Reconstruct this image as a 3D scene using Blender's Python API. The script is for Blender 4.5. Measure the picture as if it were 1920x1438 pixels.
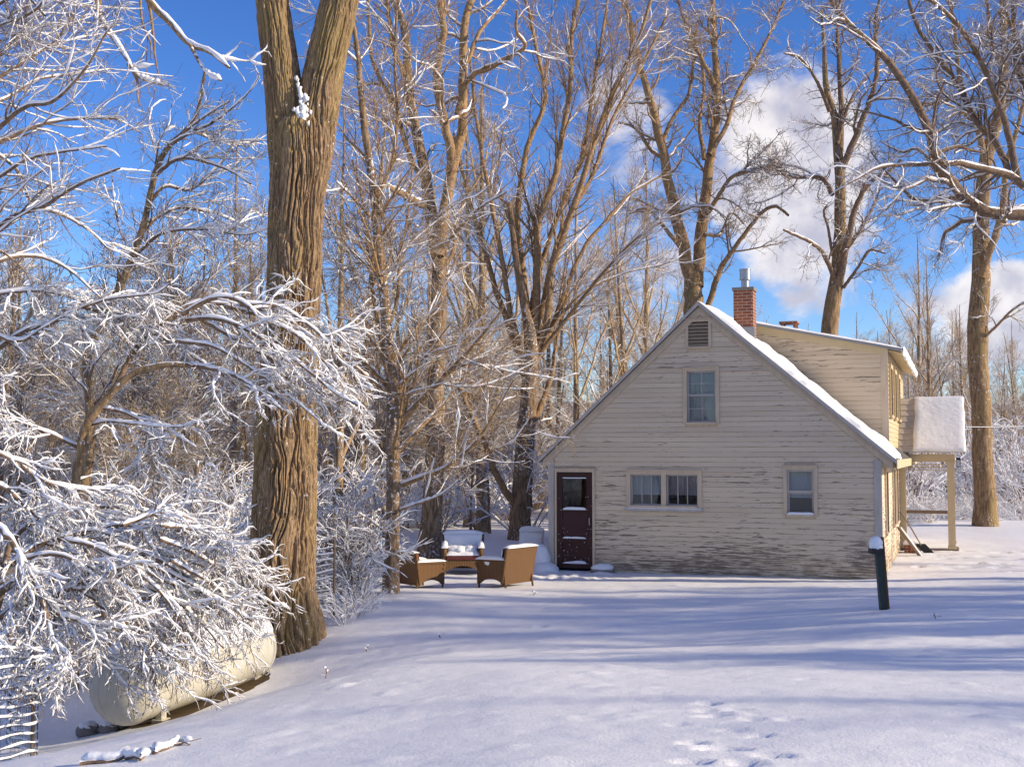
import bpy, math
import numpy as np
from mathutils import Vector

for _o in list(bpy.data.objects): bpy.data.objects.remove(_o)
SC = bpy.context.scene
COL = SC.collection
R = math.radians
PI = math.pi

# ------------------------------------------------------------------ camera
F = 2250.0                      # focal length in pixels of the 1920 px wide frame
PITCH = math.atan(130 / F)
CAM = np.array([0.0, 0.0, 2.5])
cd = bpy.data.cameras.new('camera'); cam = bpy.data.objects.new('camera', cd); COL.objects.link(cam)
cam.location = CAM; cam.rotation_euler = (PI / 2 + PITCH, 0, 0)
cd.sensor_width = 36; cd.lens = F / 1920 * 36; cd.clip_start = 0.1; cd.clip_end = 3000
SC.camera = cam

# ------------------------------------------------------------------ light
SUN_AZ, SUN_EL = 13.0, 23.0      # degrees: towards the camera from due right, above the horizon
SUN_STRENGTH, SKY_STRENGTH, EXPOSURE = 5.0, 0.12, 0.28
sdir = np.array([math.cos(R(SUN_AZ)) * math.cos(R(SUN_EL)), -math.sin(R(SUN_AZ)) * math.cos(R(SUN_EL)), math.sin(R(SUN_EL))])
sd = bpy.data.lights.new('sun', 'SUN'); sd.energy = SUN_STRENGTH; sd.angle = R(0.7); sd.color = (1.0, 0.84, 0.60)
sun = bpy.data.objects.new('sun', sd); COL.objects.link(sun)
sun.rotation_euler = Vector(sdir).to_track_quat('Z', 'Y').to_euler()
vs = SC.view_settings
vs.view_transform = 'Standard'; vs.look = 'None'; vs.gamma = 1; vs.exposure = EXPOSURE; vs.use_curve_mapping = False
SC.render.engine = 'CYCLES'
cy = SC.cycles
cy.max_bounces = 5; cy.diffuse_bounces = 3; cy.glossy_bounces = 2; cy.transmission_bounces = 3; cy.transparent_max_bounces = 8
cy.use_denoising = True; cy.denoiser = 'OPENIMAGEDENOISE'; cy.denoising_input_passes = 'RGB_ALBEDO_NORMAL'; cy.caustics_reflective = False; cy.caustics_refractive = False

def ray(px, py):
    a = (px - 960) / F; b = (719 - py) / F
    return np.array([a, math.cos(PITCH) - b * math.sin(PITCH), math.sin(PITCH) + b * math.cos(PITCH)])
def at(px, py, Y):
    d = ray(px, py); return CAM + d * (Y / d[1])

# ------------------------------------------------------------------ node helpers
class NT:
    def __init__(s, nt):
        s.nt = nt; nt.nodes.clear()
    def n(s, t, **kw):
        x = s.nt.nodes.new(t)
        for k, v in kw.items():
            if k.startswith('i_'):
                key = k[2:]; x.inputs[int(key) if key.isdigit() else key.replace('_', ' ')].default_value = v
            else: setattr(x, k, v)
        return x
    def l(s, a, b): s.nt.links.new(a, b)
    def put(s, sock, v):
        if hasattr(v, 'is_linked') or isinstance(v, bpy.types.NodeSocket): s.l(v, sock)
        else: sock.default_value = v
    def m(s, op, a, b=0.0, c=0.0, clamp=False):
        x = s.n('ShaderNodeMath', operation=op, use_clamp=clamp)
        for i, v in enumerate((a, b, c)): s.put(x.inputs[i], v)
        return x.outputs[0]
    def vm(s, op, a, b=(0, 0, 0)):
        x = s.n('ShaderNodeVectorMath', operation=op); s.put(x.inputs[0], a); s.put(x.inputs[1], b)
        return x.outputs['Value' if op == 'DOT_PRODUCT' else 'Vector']
    def mix(s, f, a, b, bt='MIX'):
        x = s.n('ShaderNodeMix', data_type='RGBA', blend_type=bt); s.put(x.inputs[0], f)
        s.put(x.inputs[6], a if not isinstance(a, tuple) else (*a[:3], 1)); s.put(x.inputs[7], b if not isinstance(b, tuple) else (*b[:3], 1))
        return x.outputs[2]
    def noise(s, vec, scale, detail=3, rough=0.55, dist=0.0):
        x = s.n('ShaderNodeTexNoise'); s.l(vec, x.inputs['Vector'])
        x.inputs['Scale'].default_value = scale; x.inputs['Detail'].default_value = detail
        x.inputs['Roughness'].default_value = rough; x.inputs['Distortion'].default_value = dist
        return x.outputs['Fac']
    def sstep(s, v, a, b):
        x = s.n('ShaderNodeMapRange', interpolation_type='SMOOTHSTEP'); s.put(x.inputs[0], v)
        s.put(x.inputs[1], a); s.put(x.inputs[2], b); return x.outputs[0]
    def scale(s, vec, sc):
        x = s.n('ShaderNodeMapping'); s.l(vec, x.inputs[0]); x.inputs['Scale'].default_value = sc; return x.outputs[0]
    def coord(s, k='Object'): return s.n('ShaderNodeTexCoord').outputs[k]
    def bump(s, h, strength=0.5, dist=0.02):
        x = s.n('ShaderNodeBump'); x.inputs['Strength'].default_value = strength; x.inputs['Distance'].default_value = dist
        s.l(h, x.inputs['Height']); return x.outputs[0]
    def out(s, col, rough=0.8, normal=None, metal=0.0, spec=0.3):
        b = s.n('ShaderNodeBsdfPrincipled'); s.put(b.inputs['Base Color'], col if not isinstance(col, tuple) else (*col[:3], 1))
        s.put(b.inputs['Roughness'], rough); b.inputs['Metallic'].default_value = metal; b.inputs['Specular IOR Level'].default_value = spec
        if normal is not None: s.l(normal, b.inputs['Normal'])
        o = s.n('ShaderNodeOutputMaterial'); s.l(b.outputs[0], o.inputs[0]); return b

def newmat(name):
    m = bpy.data.materials.new(name); m.use_nodes = True
    return m, NT(m.node_tree)

# ------------------------------------------------------------------ sky with broken cloud
wd = bpy.data.worlds.new('World'); SC.world = wd; wd.use_nodes = True
w = NT(wd.node_tree)
sky = w.n('ShaderNodeTexSky', sky_type='NISHITA', sun_disc=False, sun_elevation=R(SUN_EL), sun_rotation=R(90 + SUN_AZ), altitude=250, air_density=1.0, dust_density=0.2, ozone_density=1.6)
hs = w.n('ShaderNodeHueSaturation'); hs.inputs['Saturation'].default_value = 1.12; hs.inputs['Value'].default_value = 1.0
w.l(w.mix(1.0, sky.outputs[0], (0.86, 0.93, 1.17), 'MULTIPLY'), hs.inputs['Color'])
gm = w.n('ShaderNodeGamma'); gm.inputs[1].default_value = 1.3      # a clear, deep winter blue
w.l(w.mix(1.0, hs.outputs[0], (0.25, 0.25, 0.25), 'MULTIPLY'), gm.inputs[0]); skyblue = w.vm('MULTIPLY', gm.outputs[0], (4, 4, 4))
gen = w.coord('Generated')
dirn = w.vm('NORMALIZE', gen)
mask = None
for (px, py, rad, amp) in ((1480, 275, 110, 1.1), (1505, 400, 110, 1.1), (1420, 335, 90, .9), (1545, 470, 60, .8), (1165, 215, 80, .55), (1885, 600, 90, 1.0), (1760, 620, 90, .7), (1540, 520, 80, .7), (1180, 480, 150, .55), (1700, 470, 110, .35), (700, 330, 200, .35), (960, 520, 200, .5)):
    c = ray(px, py); c = c / np.linalg.norm(c); a = rad / F
    dp = w.vm('DOT_PRODUCT', dirn, tuple(c))
    k = w.m('MULTIPLY', w.sstep(dp, math.cos(a * 1.75), math.cos(a * 0.25)), amp)
    mask = k if mask is None else w.m('MAXIMUM', mask, k)
# elsewhere in the sky, outside the photographed part, a scatter of the same cloud
sep = w.n('ShaderNodeSeparateXYZ'); w.l(dirn, sep.inputs[0])
away = w.sstep(w.m('MULTIPLY', sep.outputs[1], -1.0), -0.75, -0.4)
mask = w.m('MAXIMUM', mask, w.m('MULTIPLY', away, 0.5))
cn = w.noise(w.scale(dirn, (1, 1, 1.6)), 16.0, 7, 0.6, 0.4)
cl = w.sstep(w.m('ADD', w.m('MULTIPLY', cn, 1.0), w.m('MULTIPLY', mask, 0.62)), 0.76, 1.05)
cl = w.m('MULTIPLY', cl, w.sstep(mask, 0.02, 0.25))
shade = w.sstep(w.noise(dirn, 22.0, 4), 0.35, 0.7)
ccol = w.mix(shade, (4.0, 3.9, 4.6), (7.2, 6.8, 6.7))
skyc = w.mix(w.m('MULTIPLY', cl, 0.92), skyblue, ccol)
bg = w.n('ShaderNodeBackground'); bg.inputs['Strength'].default_value = SKY_STRENGTH
w.l(skyc, bg.inputs[0]); wo = w.n('ShaderNodeOutputWorld'); w.l(bg.outputs[0], wo.inputs[0])

# ------------------------------------------------------------------ numpy noise
def _hash(ix, iy, seed):
    h = (ix.astype(np.int64) * 374761393 + iy.astype(np.int64) * 668265263 + seed * 1442695041) & 0xffffffff
    h = ((h ^ (h >> 13)) * 1274126177) & 0xffffffff
    h = h ^ (h >> 16)
    return (h & 0xffff) / 65535.0
def vnoise(x, y, seed=0, perx=None):
    x = np.asarray(x, float); y = np.asarray(y, float)
    xi = np.floor(x); yi = np.floor(y); fx = x - xi; fy = y - yi
    fx = fx * fx * (3 - 2 * fx); fy = fy * fy * (3 - 2 * fy)
    x0, x1 = xi, xi + 1
    if perx: x0 = np.mod(x0, perx); x1 = np.mod(x1, perx)
    a = _hash(x0, yi, seed); b = _hash(x1, yi, seed); c = _hash(x0, yi + 1, seed); d = _hash(x1, yi + 1, seed)
    return (a * (1 - fx) + b * fx) * (1 - fy) + (c * (1 - fx) + d * fx) * fy
def fbm(x, y, seed=0, oct=4):
    t = 0; a = 0.5; s = 0
    for i in range(oct):
        t = t + a * vnoise(x * 2 ** i, y * 2 ** i, seed + i); s += a; a *= 0.5
    return t / s

# ------------------------------------------------------------------ mesh helpers
def mesh_from(name, V, Q, mat, smooth=True, T=None):
    V = np.asarray(V, np.float32).reshape(-1, 3); Q = np.asarray(Q, np.int32).reshape(-1, 4)
    me = bpy.data.meshes.new(name)
    nt = 0 if T is None else len(T)
    me.vertices.add(len(V)); me.vertices.foreach_set('co', V.ravel())
    me.loops.add(len(Q) * 4 + nt * 3)
    li = Q.ravel() if nt == 0 else np.concatenate([Q.ravel(), np.asarray(T, np.int32).ravel()])
    me.loops.foreach_set('vertex_index', li.astype(np.int32))
    me.polygons.add(len(Q) + nt)
    st = np.arange(len(Q)) * 4
    if nt: st = np.concatenate([st, len(Q) * 4 + np.arange(nt) * 3])
    me.polygons.foreach_set('loop_start', st.astype(np.int32))
    if smooth: me.polygons.foreach_set('use_smooth', np.ones(len(Q) + nt, bool))
    me.update(calc_edges=True); me.validate()
    me.materials.append(mat)
    return me
def link(name, me, parent=None, loc=None):
    o = bpy.data.objects.new(name, me); COL.objects.link(o)
    if parent is not None: o.parent = parent
    if loc is not None: o.location = loc
    return o
def tag(o, label=None, cat=None, group=None, kind=None):
    if label: o['label'] = label
    if cat: o['category'] = cat
    if group: o['group'] = group
    if kind: o['kind'] = kind
    return o
def empty(name, loc, rz=0, label=None, cat=None, group=None):
    o = bpy.data.objects.new(name, None); COL.objects.link(o); o.location = loc; o.rotation_euler = (0, 0, rz)
    o.empty_display_size = 0.2
    return tag(o, label, cat, group)

class MB:
    """collects polygons, boxes and tubes for one mesh"""
    def __init__(s): s.v = []; s.f = []
    def poly(s, pts):
        b = len(s.v); s.v += [tuple(p) for p in pts]; s.f.append(list(range(b, b + len(pts))))
    def box(s, x0, x1, y0, y1, z0, z1):
        b = len(s.v)
        s.v += [(x0, y0, z0), (x1, y0, z0), (x1, y1, z0), (x0, y1, z0), (x0, y0, z1), (x1, y0, z1), (x1, y1, z1), (x0, y1, z1)]
        s.f += [[b + i for i in q] for q in ((0, 3, 2, 1), (4, 5, 6, 7), (0, 1, 5, 4), (1, 2, 6, 5), (2, 3, 7, 6), (3, 0, 4, 7))]
    def prism(s, pts, d):
        """pts: polygon (3d), extruded by the vector d"""
        b = len(s.v); n = len(pts); d = np.array(d, float)
        s.v += [tuple(p) for p in pts] + [tuple(np.array(p, float) + d) for p in pts]
        s.f.append(list(range(b, b + n))[::-1]); s.f.append(list(range(b + n, b + 2 * n)))
        for i in range(n): j = (i + 1) % n; s.f.append([b + i, b + j, b + n + j, b + n + i])
    def tube(s, pts, r, sides=8, caps=True):
        pts = np.array(pts, float); r = np.broadcast_to(np.array(r, float), (len(pts),))
        V, Q = tubes(pts[None], r[None], sides)
        b = len(s.v); s.v += [tuple(p) for p in V]; s.f += [[b + int(i) for i in q] for q in Q]
        if caps:
            n = len(pts); s.f.append([b + i for i in range(sides)][::-1]); s.f.append([b + (n - 1) * sides + i for i in range(sides)])
    def lump(s, c, rx, ry, rz, n=12, m=8, seed=0, rough=0.12):
        rng = np.random.default_rng(seed); b = len(s.v); c = np.array(c, float)
        for i in range(m + 1):
            ph = PI * i / m
            for j in range(n):
                a = 2 * PI * j / n; k = 1 + rough * (rng.random() - .5) * 2 * (0 < i < m)
                s.v.append((c[0] + rx * k * math.sin(ph) * math.cos(a), c[1] + ry * k * math.sin(ph) * math.sin(a), c[2] + rz * k * math.cos(ph)))
        for i in range(m):
            for j in range(n): k = (j + 1) % n; s.f.append([b + i * n + j, b + (i + 1) * n + j, b + (i + 1) * n + k, b + i * n + k])
    def grid(s, G):
        G = np.asarray(G, float); n, m = G.shape[:2]; b = len(s.v)
        s.v += [tuple(p) for p in G.reshape(-1, 3)]
        for i in range(n - 1):
            for j in range(m - 1): s.f.append([b + i * m + j, b + (i + 1) * m + j, b + (i + 1) * m + j + 1, b + i * m + j + 1])
    def build(s, name, mat, parent=None, smooth=False, loc=None):
        me = bpy.data.meshes.new(name); me.from_pydata(s.v, [], s.f); me.validate()
        me.materials.append(mat)
        if smooth:
            me.polygons.foreach_set('use_smooth', np.ones(len(me.polygons), bool))
            if smooth != 'all': me.set_sharp_from_angle(angle=R(40))
        me.update()
        return link(name, me, parent, loc)

def tubes(P, Rd, sides, upframe=False, sq=1.0):
    P = np.asarray(P, float); Rd = np.asarray(Rd, float); N, K = P.shape[:2]
    T = np.gradient(P, axis=1); T /= np.linalg.norm(T, axis=2, keepdims=True) + 1e-9
    if upframe:
        ref = np.broadcast_to(np.array([0, 0, 1.0]), T.shape)
    else:
        mean = P[:, -1] - P[:, 0]; ax = np.argmin(np.abs(mean), axis=1); ref = np.zeros((N, 1, 3)); ref[np.arange(N), 0, ax] = 1
        ref = np.broadcast_to(ref, T.shape)
    A = np.cross(ref, T); nn = np.linalg.norm(A, axis=2, keepdims=True)
    A = np.where(nn > 1e-3, A / (nn + 1e-9), np.array([1.0, 0, 0])); B = np.cross(T, A)
    an = np.arange(sides) * 2 * PI / sides + (PI / 2 if sides == 3 else 0)
    V = P[:, :, None, :] + Rd[:, :, None, None] * (np.cos(an)[None, None, :, None] * A[:, :, None, :] + sq * np.sin(an)[None, None, :, None] * B[:, :, None, :])
    base = (np.arange(N) * K * sides)[:, None, None] + (np.arange(K - 1) * sides)[None, :, None]
    i = np.arange(sides)[None, None, :]; j = (i + 1) % sides
    Q = np.stack(np.broadcast_arrays(base + i, base + j, base + sides + j, base + sides + i), -1)
    return V.reshape(-1, 3), Q.reshape(-1, 4)
def join(batches):
    V = []; Q = []; b = 0
    for v, q in batches:
        V.append(v); Q.append(q + b); b += len(v)
    return np.concatenate(V), np.concatenate(Q)

def spline(pts, K):
    """smooth resample of a list of points (any dimension)"""
    p = np.array(pts, float); n = len(p)
    if n == 2: t = np.linspace(0, 1, K)[:, None]; return p[0] * (1 - t) + p[1] * t
    d = np.concatenate([[0], np.cumsum(np.linalg.norm(np.diff(p[:, :3], axis=0), axis=1))])
    e = np.vstack([2 * p[0] - p[1], p, 2 * p[-1] - p[-2]])
    out = []
    for s in np.linspace(0, d[-1], K):
        i = min(max(np.searchsorted(d, s, 'right') - 1, 0), n - 2); t = (s - d[i]) / (d[i + 1] - d[i] + 1e-9)
        a, b, c, g = e[i], e[i + 1], e[i + 2], e[i + 3]
        out.append(0.5 * (2 * b + (c - a) * t + (2 * a - 5 * b + 4 * c - g) * t * t + (3 * b - a - 3 * c + g) * t ** 3))
    return np.array(out)

def blanket(mb, p00, p10, p11, p01, th, n=10, m=10, up=(0, 0, 1), seed=0, rough=0.25, pw=6.0, wob=0.0):
    """a soft-edged slab of snow lying on the four-cornered patch"""
    p00, p10, p11, p01 = (np.array(p, float) for p in (p00, p10, p11, p01)); up = np.array(up, float); up /= np.linalg.norm(up)
    e = np.array([0, .015, .05, .11])
    def par(k): return np.concatenate([e, np.linspace(.11, .89, max(k, 3))[1:-1], 1 - e[::-1]])
    S, Tt = np.meshgrid(par(n), par(m), indexing='ij')
    def ed(s): return np.clip(1 - np.abs(2 * s - 1) ** pw, 0, 1) ** 0.5
    lx = np.linalg.norm(p10 - p00); ly = np.linalg.norm(p01 - p00)
    nz = fbm(S * lx * 2.2 + seed * 3.1, Tt * ly * 2.2 + seed * 1.7, seed, 3)
    h = th * ed(S) * ed(Tt) * (1 + rough * 2 * (nz - .5))
    S2 = S + wob * (vnoise(Tt * ly * 3, S * 0 + 1, seed + 5) - .5) / max(lx, .1); T2 = Tt + wob * (vnoise(S * lx * 3, S * 0 + 2, seed + 9) - .5) / max(ly, .1)
    G = ((1 - S2) * (1 - T2))[..., None] * p00 + (S2 * (1 - T2))[..., None] * p10 + (S2 * T2)[..., None] * p11 + ((1 - S2) * T2)[..., None] * p01
    mb.grid(G + h[..., None] * up - 0.004 * up)
# ------------------------------------------------------------------ materials
def m_snow(name, bumps=True, col=(0.86, 0.87, 0.89)):
    m, n = newmat(name); o = n.coord()
    if bumps:
        h = n.m('ADD', n.m('MULTIPLY', n.noise(o, 9, 4), 0.7), n.m('MULTIPLY', n.noise(o, 60, 3, .7), 0.12))
        n.out(n.mix(n.noise(o, 3, 3), col, tuple(c * .965 for c in col)), 0.55, n.bump(h, 0.6, 0.03), spec=0.25)
    else: n.out(col, 0.6, spec=0.2)
    return m
SNOW_GROUND = None
def m_ground():
    m, n = newmat('yard_snow'); o = n.coord()
    h = n.m('ADD', n.m('MULTIPLY', n.noise(o, 5, 4, .6), 0.5), n.m('MULTIPLY', n.noise(o, 42, 4, .75), 0.26))
    far = n.n('ShaderNodeSeparateXYZ'); n.l(o, far.inputs[0])
    col = n.mix(n.noise(o, .9, 3), (0.87, 0.865, 0.875), (0.81, 0.825, 0.86))
    n.out(col, 0.55, n.bump(h, 0.7, 0.035), spec=0.25)
    return m
def m_bark(name, dark, light, stretch=(9, 9, 1.4), bump=0.9, dist=0.03, snow_up=0.55, speck=0.0, moss=None, rough=0.9):
    m, n = newmat(name); o = n.coord()
    v = n.scale(o, stretch)
    a = n.noise(v, 1.6, 5, .65, .6); b = n.noise(o, 1.3, 2)
    c = n.mix(n.sstep(a, .36, .66), dark, light)
    c = n.mix(n.m('MULTIPLY', b, .45), c, tuple(x * .8 for x in light))
    if moss: c = n.mix(n.m('MULTIPLY', n.sstep(n.noise(n.scale(o, (1.2, 1.2, .45)), 1.4, 3), .48, .68), .65), c, moss)
    geo = n.n('ShaderNodeNewGeometry'); sp = n.n('ShaderNodeSeparateXYZ'); n.l(geo.outputs['Normal'], sp.inputs[0])
    f = n.sstep(n.m('ADD', sp.outputs[2], n.m('MULTIPLY', n.m('SUBTRACT', n.noise(o, 6, 3), .5), .7)), snow_up, snow_up + .2)
    if speck:
        k = n.m('MULTIPLY', n.sstep(n.noise(o, 17, 3, .6), .66 - speck * .12, .72 - speck * .12), n.sstep(n.noise(o, 1.1, 2), .42, .62))
        f = n.m('MAXIMUM', f, k)
    c = n.mix(f, c, (0.85, 0.86, 0.88))
    n.out(c, rough, n.bump(a, bump, dist), spec=0.15)
    return m
M = {}
M['ground'] = m_ground()
M['snow'] = m_snow('snow_layer')
M['twig_snow'] = m_snow('twig_snow', False, (0.87, 0.87, 0.885))
M['big_bark'] = m_bark('furrowed_bark', (0.085, 0.055, 0.032), (0.42, 0.285, 0.165), (30, 30, 4), 1.0, .02, 0.8, .12, (0.33, 0.24, 0.10))
M['bark'] = m_bark('brown_bark', (0.10, 0.066, 0.04), (0.38, 0.255, 0.14), (10, 10, 2), 0.8, .02, .62, .35, (0.27, 0.20, 0.08))
M['bark_speck'] = m_bark('snow_flecked_bark', (0.095, 0.064, 0.043), (0.34, 0.23, 0.135), (10, 10, 2), 0.8, .02, .6, .8)
M['limb'] = m_bark('limb_bark', (0.16, 0.10, 0.054), (0.44, 0.285, 0.145), (14, 14, 8), 0.5, .01, .58, 0)
M['limb_dark'] = m_bark('dark_limb_bark', (0.10, 0.068, 0.048), (0.28, 0.19, 0.125), (14, 14, 8), 0.5, .01, .58, 0)
M['limb_red'] = m_bark('reddish_limb_bark', (0.17, 0.105, 0.082), (0.40, 0.265, 0.20), (14, 14, 8), 0.5, .01, .62, 0)
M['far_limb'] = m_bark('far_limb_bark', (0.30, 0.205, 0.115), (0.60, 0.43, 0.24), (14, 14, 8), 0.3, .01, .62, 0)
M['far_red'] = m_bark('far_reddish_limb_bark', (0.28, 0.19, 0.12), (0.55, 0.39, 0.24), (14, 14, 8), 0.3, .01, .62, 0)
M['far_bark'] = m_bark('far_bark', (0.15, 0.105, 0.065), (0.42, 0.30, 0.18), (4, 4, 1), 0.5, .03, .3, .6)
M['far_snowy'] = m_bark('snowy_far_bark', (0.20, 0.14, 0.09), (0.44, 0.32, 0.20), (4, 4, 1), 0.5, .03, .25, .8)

def m_clap():
    m, n = newmat('peeling_cream_clapboard'); o = n.coord(); g = n.n('ShaderNodeSeparateXYZ'); n.l(o, g.inputs[0])
    base = n.mix(n.noise(n.scale(o, (.5, .5, 2.5)), 1.4, 4), (0.74, 0.61, 0.445), (0.64, 0.525, 0.38))
    row = n.m('FLOOR', n.m('DIVIDE', n.m('ADD', g.outputs[2], .16), .103)); cb = n.n('ShaderNodeCombineXYZ')
    n.l(n.m('MULTIPLY', n.m('ADD', g.outputs[0], g.outputs[1]), .22), cb.inputs[0]); n.l(n.m('MULTIPLY', row, 3.7), cb.inputs[1])
    tone = n.noise(cb.outputs[0], 1.0, 1)
    base = n.mix(n.m('MULTIPLY', n.sstep(tone, .35, .68), .45), base, (0.53, 0.42, 0.30))
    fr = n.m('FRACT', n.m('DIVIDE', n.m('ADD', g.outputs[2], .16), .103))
    edge = n.sstep(fr, .34, .0)
    st = n.noise(n.scale(o, (1.7, 1.7, 22)), 1.5, 5, .62, .3)
    big = n.noise(n.scale(o, (.30, .30, .8)), 1.6, 3)
    low = n.sstep(g.outputs[2], 2.6, 0.1)
    thr = n.m('SUBTRACT', n.m('SUBTRACT', .685, n.m('MULTIPLY', low, .11)), n.m('ADD', n.m('MULTIPLY', n.sstep(big, .40, .68), .105), n.m('MULTIPLY', edge, .055)))
    peel = n.sstep(n.m('SUBTRACT', st, thr), 0.0, .03)
    wood = n.mix(n.noise(n.scale(o, (3, 3, 40)), 2, 3), (0.12, 0.085, 0.06), (0.36, 0.28, 0.215))
    c = n.mix(n.m('MULTIPLY', peel, .95), base, wood)
    lap_shade_grime = n.m('MULTIPLY', n.sstep(fr, .13, .03), n.m('ADD', .25, n.m('MULTIPLY', n.sstep(n.noise(n.scale(o, (.8, .8, 9)), 2, 3), .38, .62), .75)))  # lap shadow painted along each board's lower edge, broken up with grime
    c = n.mix(n.m('MULTIPLY', lap_shade_grime, .68), c, (0.13, 0.09, 0.065))
    fl = n.sstep(n.noise(n.scale(o, (7, 7, 30)), 2.2, 3, .7), .60, .66)
    c = n.mix(n.m('MULTIPLY', n.m('MULTIPLY', fl, .6), n.sstep(big, .4, .7)), c, (0.70, 0.65, 0.59))
    dirt = n.m('MULTIPLY', n.sstep(g.outputs[2], .6, .0), n.sstep(n.noise(n.scale(o, (1, 1, 3)), 3, 4), .35, .65))
    c = n.mix(n.m('MULTIPLY', dirt, .7), c, (0.19, 0.13, 0.075))
    h = n.m('SUBTRACT', n.m('MULTIPLY', st, .3), n.m('MULTIPLY', peel, .6))
    n.out(c, .75, n.bump(h, .5, .006), spec=.2); return m
def m_plain(name, col, rough=.6, var=.15, sc=4, bump=0, metal=0, stretch=(1, 1, 1)):
    m, n = newmat(name); o = n.scale(n.coord(), stretch); a = n.noise(o, sc, 4, .6)
    c = n.mix(a, tuple(x * (1 - var) for x in col), tuple(min(x * (1 + var), 1) for x in col))
    n.out(c, rough, n.bump(a, bump, .01) if bump else None, metal); return m
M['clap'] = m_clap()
M['trim'] = m_plain('weathered_cream_trim', (0.58, 0.465, 0.335), .65, .25, 9, .4, stretch=(1, 1, .3))
M['trim_grey'] = m_plain('grey_weathered_trim', (0.46, 0.42, 0.38), .7, .3, 9, .4, stretch=(1, 1, .3))
M['porch'] = m_plain('porch_cream_paint', (0.55, 0.44, 0.27), .6, .12, 6, .2)
M['shingle'] = m_plain('asphalt_shingle', (0.10, 0.095, 0.095), .9, .4, 30, .5)
M['metal_edge'] = m_plain('grey_drip_edge', (0.24, 0.25, 0.28), .45, .15, 5)
M['door'] = m_plain('dark_maroon_paint', (0.042, 0.014, 0.013), .4, .3, 6, .15)
M['door_panel'] = m_plain('maroon_storm_panel', (0.055, 0.02, 0.022), .35, .25, 5)
M['sash'] = m_plain('pale_sash_paint', (0.42, 0.40, 0.39), .5, .15, 9)
M['curtain'] = m_plain('pale_curtain', (0.55, 0.58, 0.60), .9, .12, 3, .2, stretch=(18, 18, .6))
M['curtain_print'] = m_plain('printed_curtain', (0.50, 0.40, 0.41), .9, .35, 4)
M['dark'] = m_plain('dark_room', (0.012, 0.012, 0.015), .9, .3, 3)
M['louvre'] = m_plain('louvre_wood', (0.44, 0.34, 0.24), .75, .3, 12, .3, stretch=(.3, 1, 2))
M['galv'] = m_plain('galvanised_steel', (0.40, 0.40, 0.41), .35, .15, 8, 0, .9)
def m_tank():
    m, n = newmat('tank_off_white_paint'); o = n.coord(); g = n.n('ShaderNodeSeparateXYZ'); n.l(o, g.inputs[0])
    c = n.mix(n.noise(o, 2.5, 5, .65), (0.44, 0.42, 0.35), (0.58, 0.55, 0.46))
    k = n.m('MULTIPLY', n.sstep(n.noise(n.scale(o, (6, 6, .8)), 1.5, 4), .52, .72), .45); c = n.mix(k, c, (0.30, 0.27, 0.20))
    k = n.sstep(n.noise(o, 9, 4, .7), .68, .74); c = n.mix(n.m('MULTIPLY', k, .8), c, (0.20, 0.10, 0.05))
    n.out(c, .5, n.bump(n.noise(o, 30, 3), .15, .01)); return m
M['tank'] = m_tank()
M['rust'] = m_plain('rusty_steel', (0.16, 0.075, 0.035), .85, .4, 12, .3)
M['green'] = m_plain('dark_green_post_paint', (0.028, 0.042, 0.036), .5, .3, 12, .2)
M['black'] = m_plain('black_iron', (0.02, 0.02, 0.022), .5, .3, 9)
M['earth'] = m_plain('leaf_litter_earth', (0.085, 0.055, 0.022), .95, .6, 9, 1.0)
M['wood'] = m_plain('weathered_wood', (0.22, 0.16, 0.11), .8, .35, 8, .4, stretch=(6, 6, .8))
M['red_cushion'] = m_plain('dark_red_cushion', (0.14, 0.035, 0.03), .85, .3, 9, .2)
M['wire'] = m_plain('dark_wire', (0.06, 0.055, 0.055), .5, .2, 9)
M['concrete'] = m_plain('stone_grey', (0.22, 0.2, 0.185), .9, .3, 7, .5)
def m_wicker():
    m, n = newmat('brown_wicker'); o = n.coord()
    sp = n.n('ShaderNodeSeparateXYZ'); n.l(o, sp.inputs[0]); cb = n.n('ShaderNodeCombineXYZ'); n.l(n.m('ADD', sp.outputs[0], sp.outputs[1]), cb.inputs[0]); n.l(sp.outputs[2], cb.inputs[2])
    wv = n.n('ShaderNodeTexWave', wave_type='BANDS', bands_direction='X'); n.l(cb.outputs[0], wv.inputs[0]); wv.inputs['Scale'].default_value = 9; wv.inputs['Distortion'].default_value = 1.2
    w2 = n.n('ShaderNodeTexWave', wave_type='BANDS', bands_direction='Z'); n.l(cb.outputs[0], w2.inputs[0]); w2.inputs['Scale'].default_value = 40; w2.inputs['Distortion'].default_value = 2.5
    h = n.m('MULTIPLY', wv.outputs['Fac'], w2.outputs['Fac'])
    c = n.mix(n.sstep(h, .05, .55), (0.085, 0.045, 0.02), (0.38, 0.205, 0.085)); c = n.mix(n.m('MULTIPLY', n.noise(o, 4, 3), .5), c, (0.25, 0.13, 0.054))
    n.out(c, .55, n.bump(h, .8, .012)); return m
M['wicker'] = m_wicker()
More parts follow.
